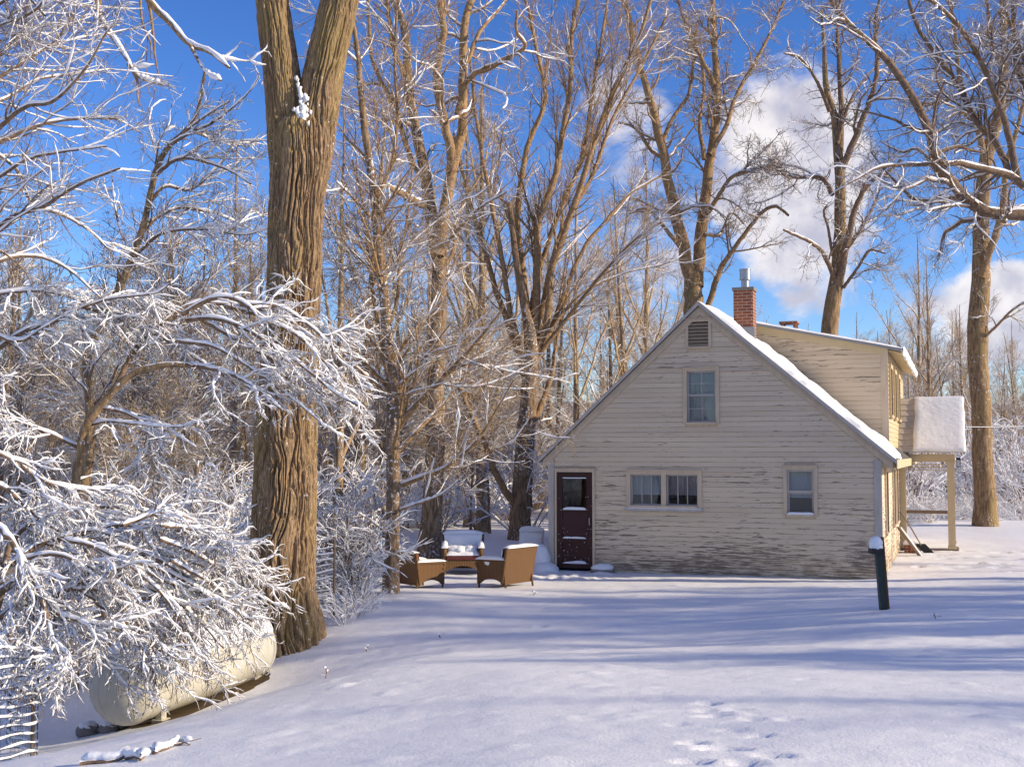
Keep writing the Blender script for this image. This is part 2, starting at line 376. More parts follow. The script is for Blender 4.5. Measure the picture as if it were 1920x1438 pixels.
def m_brick():
    m, n = newmat('chimney_brick'); o = n.coord()
    g = n.n('ShaderNodeSeparateXYZ'); n.l(o, g.inputs[0]); cb = n.n('ShaderNodeCombineXYZ')
    n.l(n.m('ADD', g.outputs[0], g.outputs[1]), cb.inputs[0]); n.l(g.outputs[2], cb.inputs[1])
    b = n.n('ShaderNodeTexBrick'); n.l(cb.outputs[0], b.inputs['Vector']); b.inputs['Scale'].default_value = 1
    b.inputs['Brick Width'].default_value = .2; b.inputs['Row Height'].default_value = .068; b.inputs['Mortar Size'].default_value = .008
    b.inputs['Color1'].default_value = (.30, .095, .045, 1); b.inputs['Color2'].default_value = (.20, .06, .036, 1); b.inputs['Mortar'].default_value = (.36, .28, .22, 1)
    c = n.mix(n.m('MULTIPLY', n.sstep(n.noise(o, 5, 4), .5, .7), .5), b.outputs[0], (.14, .075, .055))
    n.out(c, .85, n.bump(b.outputs['Fac'], -.6, .01)); return m
M['brick'] = m_brick()
def m_glass():
    m, n = newmat('window_glass')
    t = n.n('ShaderNodeBsdfTransparent'); g = n.n('ShaderNodeBsdfGlossy'); g.inputs['Roughness'].default_value = .03
    t.inputs[0].default_value = (.86, .9, .92, 1)
    f = n.n('ShaderNodeFresnel'); f.inputs[0].default_value = 1.5
    mx = n.n('ShaderNodeMixShader'); n.l(n.m('ADD', n.m('MULTIPLY', f.outputs[0], 1.0), .01), mx.inputs[0]); n.l(t.outputs[0], mx.inputs[1]); n.l(g.outputs[0], mx.inputs[2])
    o = n.n('ShaderNodeOutputMaterial'); n.l(mx.outputs[0], o.inputs[0]); return m
M['glass'] = m_glass()

# ------------------------------------------------------------------ the ground
# anchor points: photograph pixel and distance of places on the snow
GP = [at(*p) for p in ((960, 1438, 6.2), (1900, 1438, 6.2), (100, 1420, 9.5), (560, 1203, 17.7), (610, 1185, 18.2), (330, 1352, 13.2), (490, 1292, 15.9), (735, 1107, 21), (790, 1105, 22.5),
     (950, 1102, 22.5), (1065, 1068, 26), (1650, 1086, 23.5), (1350, 1078, 24.8), (1658, 1145, 16.7), (870, 1074, 25.5), (1900, 1130, 17.5), (1250, 1210, 15.5), (1700, 1260, 11.5), (700, 1250, 13.6), (800, 1350, 9.2), (1790, 1038, 29.6), (1848, 985, 38), (1900, 985, 38), (980, 1012, 31), (803, 1050, 27), (500, 1438, 7.6))]
GP += [(0, 0, .86), (5, 1, .95), (-5, 2, .55), (12, 2, 1.0), (-10, 9, -.5), (-5.5, 13, -.85), (-9, 16, -1.05), (-7, 21, -.7), (-14, 24, -.9), (-12, 40, -.2), (-30, 40, -.4), (-30, 10, -1.2), (0, 60, .3), (40, 60, .6), (22, 22, .55), (30, 5, 1.0), (-25, -15, 0), (25, -20, 1.2),
       (5, 30, .05), (8, 33, .05), (3, 34, .05)]
for a in range(12):
    for rr in (110, 300): GP.append((rr * math.cos(a * PI / 6), 30 + rr * math.sin(a * PI / 6), .4))
GP = np.array(GP)
def _phi(r2): return 0.5 * r2 * np.log(r2 + 1e-9)
_n = len(GP); _A = np.zeros((_n + 3, _n + 3)); _d2 = ((GP[:, None, :2] - GP[None, :, :2]) ** 2).sum(-1)
_A[:_n, :_n] = _phi(_d2) + np.eye(_n) * 1.0; _A[:_n, _n] = 1; _A[:_n, _n + 1:] = GP[:, :2]; _A[_n, :_n] = 1; _A[_n + 1:, :_n] = GP[:, :2].T
_w = np.linalg.solve(_A, np.concatenate([GP[:, 2], np.zeros(3)]))
HOUSE_TH = R(-20.4); HC, HS = math.cos(R(20.4)), math.sin(R(20.4)); HOUSE = np.array([0.8044, 26.0])
def to_house(x, y):
    dx, dy = x - HOUSE[0], y - HOUSE[1]; return dx * HC - dy * HS, dx * HS + dy * HC
def from_house(u, v): return HOUSE[0] + u * HC + v * HS, HOUSE[1] - u * HS + v * HC
def smooth_ground(x, y):
    x = np.atleast_1d(np.asarray(x, float)); y = np.atleast_1d(np.asarray(y, float)); sh = x.shape; X = x.ravel(); Y = y.ravel()
    z = _w[_n] + _w[_n + 1] * X + _w[_n + 2] * Y
    for i in range(_n): z += _w[i] * _phi((X - GP[i, 0]) ** 2 + (Y - GP[i, 1]) ** 2)
    r = np.hypot(X, Y - 30); k = np.clip((r - 120) / 120, 0, 1); z = z * (1 - k) + .4 * k
    return z.reshape(sh)
DENTS = []      # x, y, radius, depth, elongation angle
def groundz(x, y):
    x = np.atleast_1d(np.asarray(x, float)); y = np.atleast_1d(np.asarray(y, float))
    z = smooth_ground(x, y)
    z = z + .10 * (fbm(x * .35, y * .35, 3, 3) - .5) + .03 * (fbm(x * 1.1, y * 1.1, 9, 2) - .5) + .009 * (vnoise(x * 6, y * 6, 5) - .5) + .02 * np.clip(fbm(x * 2.6, y * 2.6, 15, 2) - .72, 0, 1) * 4
    for (dx, dy, r, d, an) in DENTS:
        mxk = (np.abs(x - dx) < 3 * r) & (np.abs(y - dy) < 3 * r)
        if not mxk.any(): continue
        px = x[mxk] - dx; py = y[mxk] - dy
        a = px * math.cos(an) + py * math.sin(an); b = -px * math.sin(an) + py * math.cos(an)
        q = (a / r) ** 2 + (b / (r * .62)) ** 2
        z[mxk] += -d * np.exp(-q ** 1.6) + d * .28 * np.exp(-((np.sqrt(q) - 1.45) / .3) ** 2)
    return z
def gz(x, y): return float(groundz([x], [y])[0])
def hit(px, py):
    """the place on the snow seen at a pixel"""
    d = ray(px, py); Ys = np.concatenate([np.arange(4, 60, .1), np.arange(60, 200, 1)])
    P_ = CAM + d[None] * (Ys / d[1])[:, None]; g = groundz(P_[:, 0], P_[:, 1]); k = np.argmax(P_[:, 2] < g)
    return np.array([P_[k, 0], P_[k, 1], g[k]])
_rg = np.random.default_rng(4)
for (px, py, r, d) in ((1355, 1408, .13, .075), (1298, 1396, .10, .05), (1374, 1370, .09, .045), (1340, 1345, .12, .045), (1330, 1320, .11, .05), (1322, 1335, .1, .03), (1452, 1418, .11, .05), (1422, 1384, .09, .04),
                       (1300, 1432, .10, .045), (1410, 1350, .1, .03), (1385, 1330, .1, .03), (1270, 1360, .1, .03), (1480, 1350, .1, .025), (1398, 1432, .10, .05), (1230, 1300, .1, .02), (1170, 1340, .1, .02)):
    p = hit(px, py); DENTS.append((p[0], p[1], r, d * .75, _rg.random() * 3))
for k in range(60):          # trodden snow by the porch and round to the right
    u = 7.4 + _rg.random() * 4.5; v = 1.2 + _rg.random() * 6.5; x, y = from_house(u, v); DENTS.append((x, y, .13 + .08 * _rg.random(), .04 + .06 * _rg.random(), _rg.random() * 3))
for k in range(26):          # kicked-up snow in front of the door
    u = -.4 + _rg.random() * 1.9; v = -.35 - _rg.random() * 1.1; x, y = from_house(u, v); DENTS.append((x, y, .12 + .12 * _rg.random(), (-.045 if k % 2 else .05) * (.5 + _rg.random()), _rg.random() * 3))
for k in range(40):
    x = -3 + _rg.random() * 12; y = 7 + _rg.random() * 13; DENTS.append((x, y, .06 + .08 * _rg.random(), (.5 - _rg.random()) * .05, _rg.random() * 3))
def axis(dense):
    out = [dense[0][0]]
    for a, b, st in dense:
        k = max(1, int(round((b - a) / st))); out += list(np.linspace(a, b, k + 1)[1:])
    return np.array(out)
gx = axis([(-400, -120, 28), (-120, -40, 8), (-40, -14, 2), (-14, -6, .35), (-6, 9, .055), (9, 14, .13), (14, 40, 2), (40, 120, 8), (120, 400, 28)])
gy = axis([(-60, -10, 5), (-10, 3, 1), (3, 5.5, .2), (5.5, 18, .055), (18, 34, .1), (34, 60, 1.2), (60, 130, 7), (130, 480, 30)])
GX, GY = np.meshgrid(gx, gy, indexing='ij')
GZ = groundz(GX, GY)
# hollow under the propane tank
_tc = np.array([-4.0, 15.4])
def grid_mesh(name, X, Y, Z, mat):
    n, m = X.shape; V = np.stack([X, Y, Z], -1).reshape(-1, 3); i = np.arange(n - 1)[:, None] * m + np.arange(m - 1)[None]
    return mesh_from(name, V, np.stack([i, i + m, i + m + 1, i + 1], -1).reshape(-1, 4), mat)
tag(link('snowy_ground', grid_mesh('snowy_ground', GX, GY, GZ, M['ground'])), 'snow covered yard sloping down to the house', kind='structure')
# ------------------------------------------------------------------ the house
W, PK, PZ = 6.85, 3.31, 5.56          # gable width, peak position and height of the roof deck
EL, ER, EZ = -0.20, 7.16, 2.30        # eave ends (roof deck) and their height
LEN = 11.4
SL, SR = (PZ - EZ) / (PK - EL), (PZ - EZ) / (ER - PK)
house = empty('house', (HOUSE[0], HOUSE[1], 0), HOUSE_TH, 'cream clapboard house with peeling paint, a steep gable, brick chimney and side porch', 'house')
def roofz(u): return PZ - SL * (PK - u) if u < PK else PZ - SR * (u - PK)
TH = .07                               # roof thickness, measured upright
rng = np.random.default_rng(11)
OPEN = [(.14, 1.02, -.2, 2.12), (1.76, 3.29, 1.37, 2.09), (5.0, 5.61, 1.24, 2.21), (2.99, 3.67, 3.10, 4.23), (3.04, 3.52, 4.67, 5.25)]
def boards(mb, u0f, u1f, z0, z1, v, exposure, opens, flip=1):
    """rows of clapboard on a wall at depth v; u0f, u1f give the wall's ends at a height"""
    z = z0; row = 0
    while z < z1 - .01:
        zt = min(z + exposure, z1)
        a, b = max(u0f(z), u0f(zt)), min(u1f(z), u1f(zt)); al, bl = u0f(z), u1f(z); ah, bh = u0f(zt), u1f(zt)
        segs = [(min(al, ah), max(bl, bh))]
        for (o0, o1, p0, p1) in opens:
            if z < p1 and zt > p0:
                ns = []
                for (s0, s1) in segs:
                    if o1 <= s0 or o0 >= s1: ns.append((s0, s1)); continue
                    if o0 > s0: ns.append((s0, o0))
                    if o1 < s1: ns.append((o1, s1))
                segs = ns
        for (s0, s1) in segs:
            cut = [s0]; p = s0 + rng.uniform(.6, 2.6)
            while p < s1 - .4: cut.append(p); p += rng.uniform(1.2, 3.2)
            cut.append(s1)
            for i in range(len(cut) - 1):
                c0, c1 = cut[i], cut[i + 1] - (.003 if i < len(cut) - 2 else 0)
                if c1 - c0 < .02: continue
                e0, e1 = rng.normal(0, .0022, 2); pr = .014 + abs(rng.normal(0, .003)) + (.010 if rng.random() < .06 else 0)
                def cl(u, zz): return min(max(u, u0f(zz)), u1f(zz))
                mb.poly([(cl(c0, z), v - pr, z + e0), (cl(c1, z), v - pr, z + e1), (cl(c1, zt), v - .004, zt + e1), (cl(c0, zt), v - .004, zt + e0)])
                mb.poly([(cl(c0, z), v, z + e0 + .001), (cl(c1, z), v, z + e1 + .001), (cl(c1, z), v - pr, z + e1), (cl(c0, z), v - pr, z + e0)])
        z += exposure; row += 1
mb = MB()
def g0(z): return 0.02 if z < 2.42 else max(.02, PK - (PZ - z) / SL + .0)
def g1(z): return W - .02 if z < 2.5 else min(W - .02, PK + (PZ - z) / SR)
boards(mb, g0, g1, -.16, 5.45, 0, .103, OPEN)
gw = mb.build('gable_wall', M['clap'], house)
# the wall's body behind the boards, with the other walls
mb = MB()
zb = -.5
def wall_with_holes(mb, v, opens, d):
    us = sorted({0.0, W} | {o for q in opens for o in q[:2]})
    for i in range(len(us) - 1):
        a, b = us[i], us[i + 1]; hs = sorted((q[2], q[3]) for q in opens if q[0] <= a and q[1] >= b); z = zb
        for lo, hi in hs + [(99, 99)]:
            top = min(lo, 99)
            if lo == 99:
                pts = [(a, v, z), (b, v, z), (b, v, roofz(b) - .01)] + ([(PK, v, PZ - .01)] if a < PK < b else []) + [(a, v, roofz(a) - .01)]
                mb.prism(pts, (0, d, 0))
            elif lo > z: mb.prism([(a, v, z), (b, v, z), (b, v, lo), (a, v, lo)], (0, d, 0))
            z = max(z, hi)
wall_with_holes(mb, .002, OPEN, .12)
mb.box(.02, .14, .125, LEN, zb, 2.3)
mb.prism([(0, LEN, zb), (W, LEN, zb), (W, LEN, roofz(W) - .01), (PK, LEN, PZ - .01), (0, LEN, roofz(0) - .01)], (0, .12, 0))
mb.build('wall_core', M['trim'], house)
# long right wall: boards on the plane u = W, seen edge-on
mb = MB(); z = -.14
side_open = [(1.0, 1.9, .9, 2.1), (3.6, 4.5, .9, 2.1), (8.3, 9.2, -.2, 2.1)]
while z < 2.42:
    for a in np.arange(0.0, LEN - .1, 1.9):
        b = min(a + 1.9, LEN); pr = .014 + abs(rng.normal(0, .004)); e = rng.normal(0, .003)
        mb.poly([(W + pr, a, z + e), (W + pr, b, z + e), (W + .004, b, z + .106 + e), (W + .004, a, z + .106 + e)])
        mb.poly([(W, a, z + e), (W, b, z + e), (W + pr, b, z + e), (W + pr, a, z + e)])
    z += .106
mb.box(W - .12, W - .002, .125, LEN, zb, 2.42)
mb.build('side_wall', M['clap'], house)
for a in (1.2, 4.2, 5.6):               # windows on the long right wall
    mb = MB(); z0, z1 = .85, 2.1
    mb.box(W + .005, W + .05, a, a + .1, z0, z1); mb.box(W + .005, W + .05, a + .8, a + .9, z0, z1); mb.box(W + .005, W + .055, a - .03, a + .93, z1, z1 + .1); mb.box(W + .005, W + .07, a - .03, a + .93, z0 - .05, z0)
    wf = mb.build('window', M['trim'], house)
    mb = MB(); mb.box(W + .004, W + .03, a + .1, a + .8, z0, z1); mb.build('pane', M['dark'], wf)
# foundation course
mb = MB(); mb.box(.03, W - .03, .03, .11, -.6, -.15); mb.box(W - .1, W - .03, .115, LEN, -.6, -.15); mb.build('foundation', M['concrete'], house)
# corner boards
def corner(a, b, z1):
    mb = MB(); mb.box(a, b, -.035, .0, -.18, z1); return mb
corner(-.012, .115, 2.36).build('corner_board', M['trim_grey'], house)
mb = corner(W - .115, W + .03, 2.36); mb.box(W + .001, W + .03, .001, .11, -.18, 2.4); mb.build('corner_board', M['trim_grey'], house)
# roof deck (two slopes) with overhang over the gable
mb = MB(); V0, V1 = -.13, LEN + .15
mb.prism([(EL, V0, EZ), (PK, V0, PZ), (PK, V0, PZ + TH), (EL, V0, EZ + TH)], (0, V1 - V0, 0))
mb.prism([(PK + .002, V0, PZ), (ER, V0, EZ), (ER, V0, EZ + TH), (PK + .002, V0, PZ + TH)], (0, V1 - V0, 0))
roof = mb.build('roof', M['shingle'], house)
# rake boards under the overhang: a deep board on the wall and a narrow drip edge on the deck's end
mb = MB()
def rake(mb, ua, za, ub, zb_, lo, hi, v0, v1):
    mb.prism([(ua, v0, za - lo), (ub, v0, zb_ - lo), (ub, v0, zb_ - hi), (ua, v0, za - hi)], (0, v1 - v0, 0))
rake(mb, EL + .06, EZ + .06 * SL, PK, PZ, .20, .012, -.045, -.017); rake(mb, PK, PZ, ER - .06, EZ + .06 * SR, .19, .012, -.045, -.017)
mb.build('rake_board', M['trim'], house)
mb = MB()
rake(mb, EL - .01, EZ - .01, PK, PZ, .012, -.072, V0 - .018, V0 - .001); rake(mb, PK, PZ, ER + .01, EZ - .01, .012, -.072, V0 - .018, V0 - .001)
mb.build('drip_edge', M['trim_grey'], house)
mb = MB(); mb.box(ER + .003, ER + .022, V0 - .02, V1, EZ - .11, EZ + TH - .004); mb.build('fascia_board', M['porch'], roof)
mb = MB(); mb.prism([(W + .031, .0, EZ - .09), (ER - .03, .0, EZ - .09), (ER - .03, .0, EZ - .004), (W + .031, .0, roofz(W + .031) - .012)], (0, LEN, 0)); mb.build('soffit', M['porch'], roof)
# snow: an even blanket on the right slope with a strip blown thin, hardly any showing on the left
sl = np.array([-(ER - PK), 0, 0])
def rp(u, v, up=0): return (u, v, roofz(u) + TH + up)
mb = MB(); nrm = (SR, 0, 1)
blanket(mb, rp(PK + .0, V0 + .02), rp(ER - .02, V0 + .03), rp(ER - .02, 2.7), rp(PK, 2.7), .10, 60, 16, nrm, 2, .75, 14, .10)
blanket(mb, rp(PK + .0, 2.7), rp(PK + .35, 2.7), rp(PK + .3, V1), rp(PK, V1), .07, 8, 30, nrm, 3, .3, 10)
mb.build('roof_snow', M['snow'], roof, smooth=True)
mb = MB(); nl = (-SL, 0, 1)
blanket(mb, rp(EL + .02, V0 + .05), rp(PK - .02, V0 + .05), rp(PK - .02, V1), rp(EL + .02, V1), .05, 30, 40, nl, 5, .35, 12, .05)
mb.build('roof_snow', M['snow'], roof, smooth=True)
# ------------- shed dormer set back on the right slope
DV, DE = 3.0, 11.0
dz = lambda u: 5.40 - .215 * (u - 4.05)          # underside of its roof
mb = MB()
def d0(z): return PK + (PZ + TH - z) / SR - .01
du0 = lambda z: min(max(d0(z), 3.5), W - .14)
def du1(z):
    return W - .13 if z < dz(W - .13) else min(W - .13, 4.05 + (5.40 - z) / .215)
boards(mb, du0, du1, 2.62, 5.40, DV, .103, [])
mb.prism([(3.75, DV + .003, dz(3.75)), (W - .002, DV + .003, dz(W)), (W - .002, DV + .003, 2.45), (ER - .3, DV + .003, 2.45), (3.9, DV + .003, 5.0)], (0, .1, 0))
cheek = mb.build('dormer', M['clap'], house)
mb = MB(); mb.box(W - .13, W + .03, DV - .035, DV, 2.55, dz(W) - .02); mb.build('corner_board', M['trim'], cheek)
mb = MB(); mb.prism([(4.05, DV - .04, dz(4.05) - .17), (W - .13, DV - .04, dz(W - .13) - .15), (W + .03, DV - .04, dz(W + .03)), (3.85, DV - .04, dz(3.85))], (0, .032, 0)); mb.build('frieze_board', M['porch'], cheek)
mb = MB(); z = 2.45
while z < dz(W) - .05:
    for a in np.arange(DV + .12, DE, 1.6):
        pr = .014 + abs(rng.normal(0, .004)); b = min(a + 1.6, DE)
        mb.poly([(W + pr, a, z), (W + pr, b, z), (W + .004, b, z + .105), (W + .004, a, z + .105)]); mb.poly([(W, a, z), (W, b, z), (W + pr, b, z), (W + pr, a, z)])
    z += .105
mb.box(W - .1, W - .003, DV + .11, DE, 2.42, dz(W)); mb.box(3.9, W, DE, DE + .1, 2.5, dz(W) - .05)
mb.build('dormer_wall', M['porch'], cheek)
for a in (3.5, 5.4, 7.3):
    mb = MB(); z0, z1 = 3.35, 4.4
    mb.box(W + .005, W + .06, a, a + .1, z0, z1); mb.box(W + .005, W + .06, a + .8, a + .9, z0, z1); mb.box(W + .005, W + .07, a, a + .9, z1, z1 + .1); mb.box(W + .005, W + .08, a, a + .9, z0 - .06, z0)
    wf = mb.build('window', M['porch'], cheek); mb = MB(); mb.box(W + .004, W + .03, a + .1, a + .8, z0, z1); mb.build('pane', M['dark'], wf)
DR = ER + .02
mb = MB(); mb.prism([(3.4, DV - .2, dz(3.4)), (DR, DV - .2, dz(DR)), (DR, DV - .2, dz(DR) + .05), (3.4, DV - .2, dz(3.4) + .05)], (0, DE - DV + .4, 0)); dr = mb.build('dormer_roof', M['metal_edge'], house)
mb = MB(); mb.prism([(W + .02, DV + .1, dz(W) - .03), (DR - .03, DV + .1, dz(DR) - .05), (DR - .03, DV + .1, dz(DR) - .012), (W + .02, DV + .1, dz(W) - .012)], (0, DE - DV, 0)); mb.build('soffit', M['porch'], dr)
mb = MB(); blanket(mb, (3.42, DV - .2, dz(3.42) + .052), (DR + .02, DV - .2, dz(DR) + .052), (DR + .04, DE + .15, dz(DR) + .052), (3.42, DE + .15, dz(3.42) + .052), .075, 30, 40, (.2, 0, 1), 8, .4, 14, .06)
for k in range(60):
    v = DV + rng.random() * (DE - DV); mb.lump((DR + .03, v, dz(DR) + .02 - rng.random() * .05), .05, .09, .06 + rng.random() * .06, 7, 5, k)
mb.build('dormer_snow', M['snow'], dr, smooth=True)
# ------------- chimneys
def chimney(u0, u1, v0, v1, z0, z1):
    mb = MB(); mb.box(u0, u1, v0, v1, z0, z1); c = mb.build('chimney', M['brick'], house)
    return c
ch = chimney(3.76, 4.18, 1.45, 1.87, 4.4, 6.03)
mb = MB(); mb.box(3.735, 4.205, 1.425, 1.895, 6.032, 6.10); mb.build('chimney_cap', M['concrete'], ch)
mb = MB(); mb.tube([(3.985, 1.66, 6.1), (3.985, 1.66, 6.30)], .085, 18); mb.tube([(3.985, 1.66, 6.28), (3.985, 1.66, 6.305)], .125, 18); mb.build('flue_pipe', M['galv'], ch, smooth=True)
mb = MB(); mb.tube([(3.985, 1.66, 6.31), (3.985, 1.66, 6.50)], .118, 20); mb.tube([(3.985, 1.66, 6.50), (3.985, 1.66, 6.52)], .13, 20); mb.build('flue_cap', M['galv'], ch, smooth=True)
mb = MB(); mb.box(3.72, 4.22, 1.40, 1.44, 4.6, 5.22 - .0); mb.build('flashing', M['metal_edge'], ch)
mb = MB(); blanket(mb, (4.24, 1.3, roofz(4.24) + TH), (4.46, 1.3, roofz(4.46) + TH), (4.46, 1.9, roofz(4.46) + TH), (4.24, 1.9, roofz(4.24) + TH), .12, 6, 6); mb.build('snow_drift', M['snow'], ch, smooth=True)
c2 = chimney(4.42, 4.80, 3.9, 4.3, 4.9, 5.42)
mb = MB(); mb.box(4.43, 4.50, 3.91, 3.98, 5.42, 5.53); mb.box(4.72, 4.79, 3.91, 3.98, 5.42, 5.53); mb.box(4.43, 4.50, 4.22, 4.29, 5.42, 5.53); mb.box(4.72, 4.79, 4.22, 4.29, 5.42, 5.53); mb.box(4.40, 4.82, 3.88, 4.32, 5.532, 5.585); mb.build('chimney_cap', M['brick'], c2)
# ------------- windows of the gable wall
def casing(mb, u0, u1, z0, z1, wd, pr=.045, sill=True, head=.02):
    mb.box(u0 - wd, u0, -pr, -.002, z0 - wd * .6, z1); mb.box(u1, u1 + wd, -pr, -.002, z0 - wd * .6, z1)
    mb.box(u0 - wd, u1 + wd, -pr, -.002, z1, z1 + wd * .9); mb.box(u0 - wd - .01, u1 + wd + .01, -pr - .03, -.002, z1 + wd * .9, z1 + wd * .9 + head)
    if sill: mb.box(u0, u1, -pr - .03, .05, z0 - wd * .6, z0)
def reveal(mb, u0, u1, z0, z1, d):
    mb.box(u0 - .015, u0, -.002, d, z0, z1); mb.box(u1, u1 + .015, -.002, d, z0, z1); mb.box(u0, u1, -.002, d, z1, z1 + .015); mb.box(u0, u1, .051, d, z0 - .03, z0 - .002)
def sash(mb, u0, u1, z0, z1, v, st=.04, mu=0, mz=0, mw=.018):
    mb.box(u0, u0 + st, v, v + .03, z0, z1); mb.box(u1 - st, u1, v, v + .03, z0, z1)
    mb.box(u0 + st, u1 - st, v, v + .03, z0, z0 + st); mb.box(u0 + st, u1 - st, v, v + .03, z1 - st, z1)
    a, b, c, d = u0 + st, u1 - st, z0 + st, z1 - st
    for k in range(1, mu + 1): q = a + (b - a) * k / (mu + 1); mb.box(q - mw / 2, q + mw / 2, v + .004, v + .026, c, d)
    for k in range(1, mz + 1):
        q = c + (d - c) * k / (mz + 1)
        for j in range(mu + 1):
            x0 = a + (b - a) * j / (mu + 1) + (mw / 2 if j else 0); x1 = a + (b - a) * (j + 1) / (mu + 1) - (mw / 2 if j < mu else 0)
            mb.box(x0, x1, v + .004, v + .026, q - mw / 2, q + mw / 2)
def pane(u0, u1, z0, z1, v, par):
    mb = MB(); mb.box(u0, u1, v, v + .004, z0, z1); mb.build('pane', M['glass'], par)
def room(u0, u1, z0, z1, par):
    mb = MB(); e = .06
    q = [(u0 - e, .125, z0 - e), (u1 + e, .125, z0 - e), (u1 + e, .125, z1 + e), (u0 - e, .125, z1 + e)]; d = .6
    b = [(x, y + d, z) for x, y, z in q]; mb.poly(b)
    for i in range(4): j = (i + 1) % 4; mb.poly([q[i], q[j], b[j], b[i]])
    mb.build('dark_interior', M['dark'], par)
def drape(u0, u1, z0, z1, v, par, mat, folds=9, amp=.012):
    us = np.linspace(u0, u1, 60); G = np.array([[(u, v + amp * math.sin((u - u0) / (u1 - u0) * folds * 2 * PI) + amp * .6 * math.sin(u * 61), z) for z in (z0, (z0 + z1) / 2, z1)] for u in us])
    mb = MB(); mb.grid(G); mb.build('curtain', mat, par, smooth='all')
# attic window, sashes with muntins in front of a white curtain
mb = MB(); casing(mb, 3.03, 3.63, 3.13, 4.19, .075); reveal(mb, 3.03, 3.63, 3.13, 4.19, .12); wa = mb.build('window', M['trim'], house); wa['label'] = 'attic window under the louvred vent'
mb = MB(); sash(mb, 3.03, 3.63, 3.68, 4.19, .035, .035, 1, 1); sash(mb, 3.03, 3.63, 3.13, 3.70, .07, .035, 1, 1); mb.build('sash', M['sash'], wa)
pane(3.06, 3.60, 3.16, 3.69, .084, wa); pane(3.06, 3.60, 3.69, 4.16, .049, wa); drape(3.02, 3.64, 3.1, 4.2, .16, wa, M['curtain'], 6); room(3.03, 3.63, 3.13, 4.19, wa)
# paired kitchen windows
mb = MB(); casing(mb, 1.81, 3.24, 1.405, 2.05, .085); reveal(mb, 1.81, 3.24, 1.405, 2.05, .12); mb.box(2.475, 2.575, -.045, .12, 1.405, 2.05); wp = mb.build('window', M['trim'], house); wp['label'] = 'wide paired window with half curtains'
for (a, b) in ((1.81, 2.475), (2.575, 3.24)):
    mb = MB(); sash(mb, a, b, 1.405, 2.05, .05, .03, 2, 0, .02); mb.build('sash', M['sash'], wp); pane(a + .02, b - .02, 1.42, 2.03, .064, wp)
drape(1.82, 2.47, 1.62, 2.06, .14, wp, M['curtain'], 5); drape(2.58, 3.23, 1.62, 2.06, .14, wp, M['curtain_print'], 5); room(1.81, 3.24, 1.405, 2.05, wp)
mb = MB(); blanket(mb, (1.72, -.075, 1.341), (3.33, -.075, 1.341), (3.33, .0, 1.341), (1.72, .0, 1.341), .035, 24, 4, (0, 0, 1), 12, .7, 8)
mb2 = MB(); mb2.box(1.70, 3.35, -.085, -.046, 1.29, 1.338); mb2.build('sill', M['trim_grey'], wp)
mb.build('sill_snow', M['snow'], wp, smooth=True)
# right window
mb = MB(); casing(mb, 5.05, 5.58, 1.27, 2.17, .07); reveal(mb, 5.05, 5.58, 1.27, 2.17, .12); wr = mb.build('window', M['trim'], house); wr['label'] = 'newer grey framed sash window near the right corner'
mb = MB(); sash(mb, 5.05, 5.58, 1.70, 2.17, .0, .045); sash(mb, 5.05, 5.58, 1.27, 1.72, .035, .045); mb.build('sash', M['trim_grey'], wr)
pane(5.08, 5.55, 1.30, 1.71, .05, wr); pane(5.08, 5.55, 1.73, 2.14, .015, wr); drape(5.04, 5.59, 1.60, 2.18, .11, wr, M['curtain'], 4, .006); room(5.05, 5.58, 1.27, 2.17, wr)
mb = MB(); blanket(mb, (5.05, -.075, 1.272), (5.58, -.075, 1.272), (5.58, -.002, 1.272), (5.05, -.002, 1.272), .05, 10, 4, (0, 0, 1), 14, .4, 8); mb.build('sill_snow', M['snow'], wr, smooth=True)
# louvred attic vent
mb = MB(); casing(mb, 3.07, 3.49, 4.70, 5.22, .06, .04, True, .02); lv = mb.build('attic_vent', M['trim'], house)
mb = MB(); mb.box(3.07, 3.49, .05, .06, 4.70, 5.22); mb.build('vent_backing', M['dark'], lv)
for k in range(7):
    z = 4.715 + k * .072; mb = MB(); mb.prism([(3.071, -.036, z), (3.071, -.028, z - .006), (3.071, .03, z + .05), (3.071, .022, z + .056)], (.418, 0, 0)); mb.build('louvre', M['louvre'], lv)
# ------------- storm door
mb = MB(); mb.box(.14, .18, -.05, -.002, -.1, 2.09); mb.box(.98, 1.03, -.05, -.002, -.1, 2.09); mb.box(.14, 1.03, -.05, -.002, 2.09, 2.15); mb.box(.11, 1.06, -.075, -.002, 2.15, 2.17)
dc = mb.build('door_casing', M['trim'], house)
mb = MB(); d0_, d1_, dzb, dzt = .19, .97, .05, 2.08
mb.box(d0_, d0_ + .12, -.035, .01, dzb, dzt); mb.box(d1_ - .12, d1_, -.035, .01, dzb, dzt); mb.box(d0_ + .12, d1_ - .12, -.035, .01, dzt - .11, dzt); mb.box(d0_ + .12, d1_ - .12, -.035, .01, dzb, dzb + .1); mb.box(d0_ + .12, d1_ - .12, -.033, .01, 1.23, 1.29); mb.box(d0_ + .12, d1_ - .12, -.033, .01, .60, .68)
mb.box(d0_ - .008, d0_, -.03, .0, dzb, dzt); dr_ = mb.build('door', M['door'], house)
mb = MB(); mb.box(d0_ + .12, d1_ - .12, -.012, -.006, 1.29, dzt - .11); mb.build('pane', M['glass'], dr_)
mb = MB(); mb.box(d0_ + .12, d1_ - .12, -.014, -.006, .68, 1.23); mb.build('lower_pane', M['door_panel'], dr_)
mb = MB(); mb.box(d0_ + .12, d1_ - .12, -.018, -.006, dzb + .1, .60); mb.build('kick_panel', M['door'], dr_)
mb = MB(); mb.tube([(d1_ - .05, -.037, 1.12), (d1_ - .05, -.075, 1.12), (d1_ - .05, -.075, .98), (d1_ - .05, -.037, .98)], .010, 8); mb.build('handle', M['galv'], dr_, smooth=True)
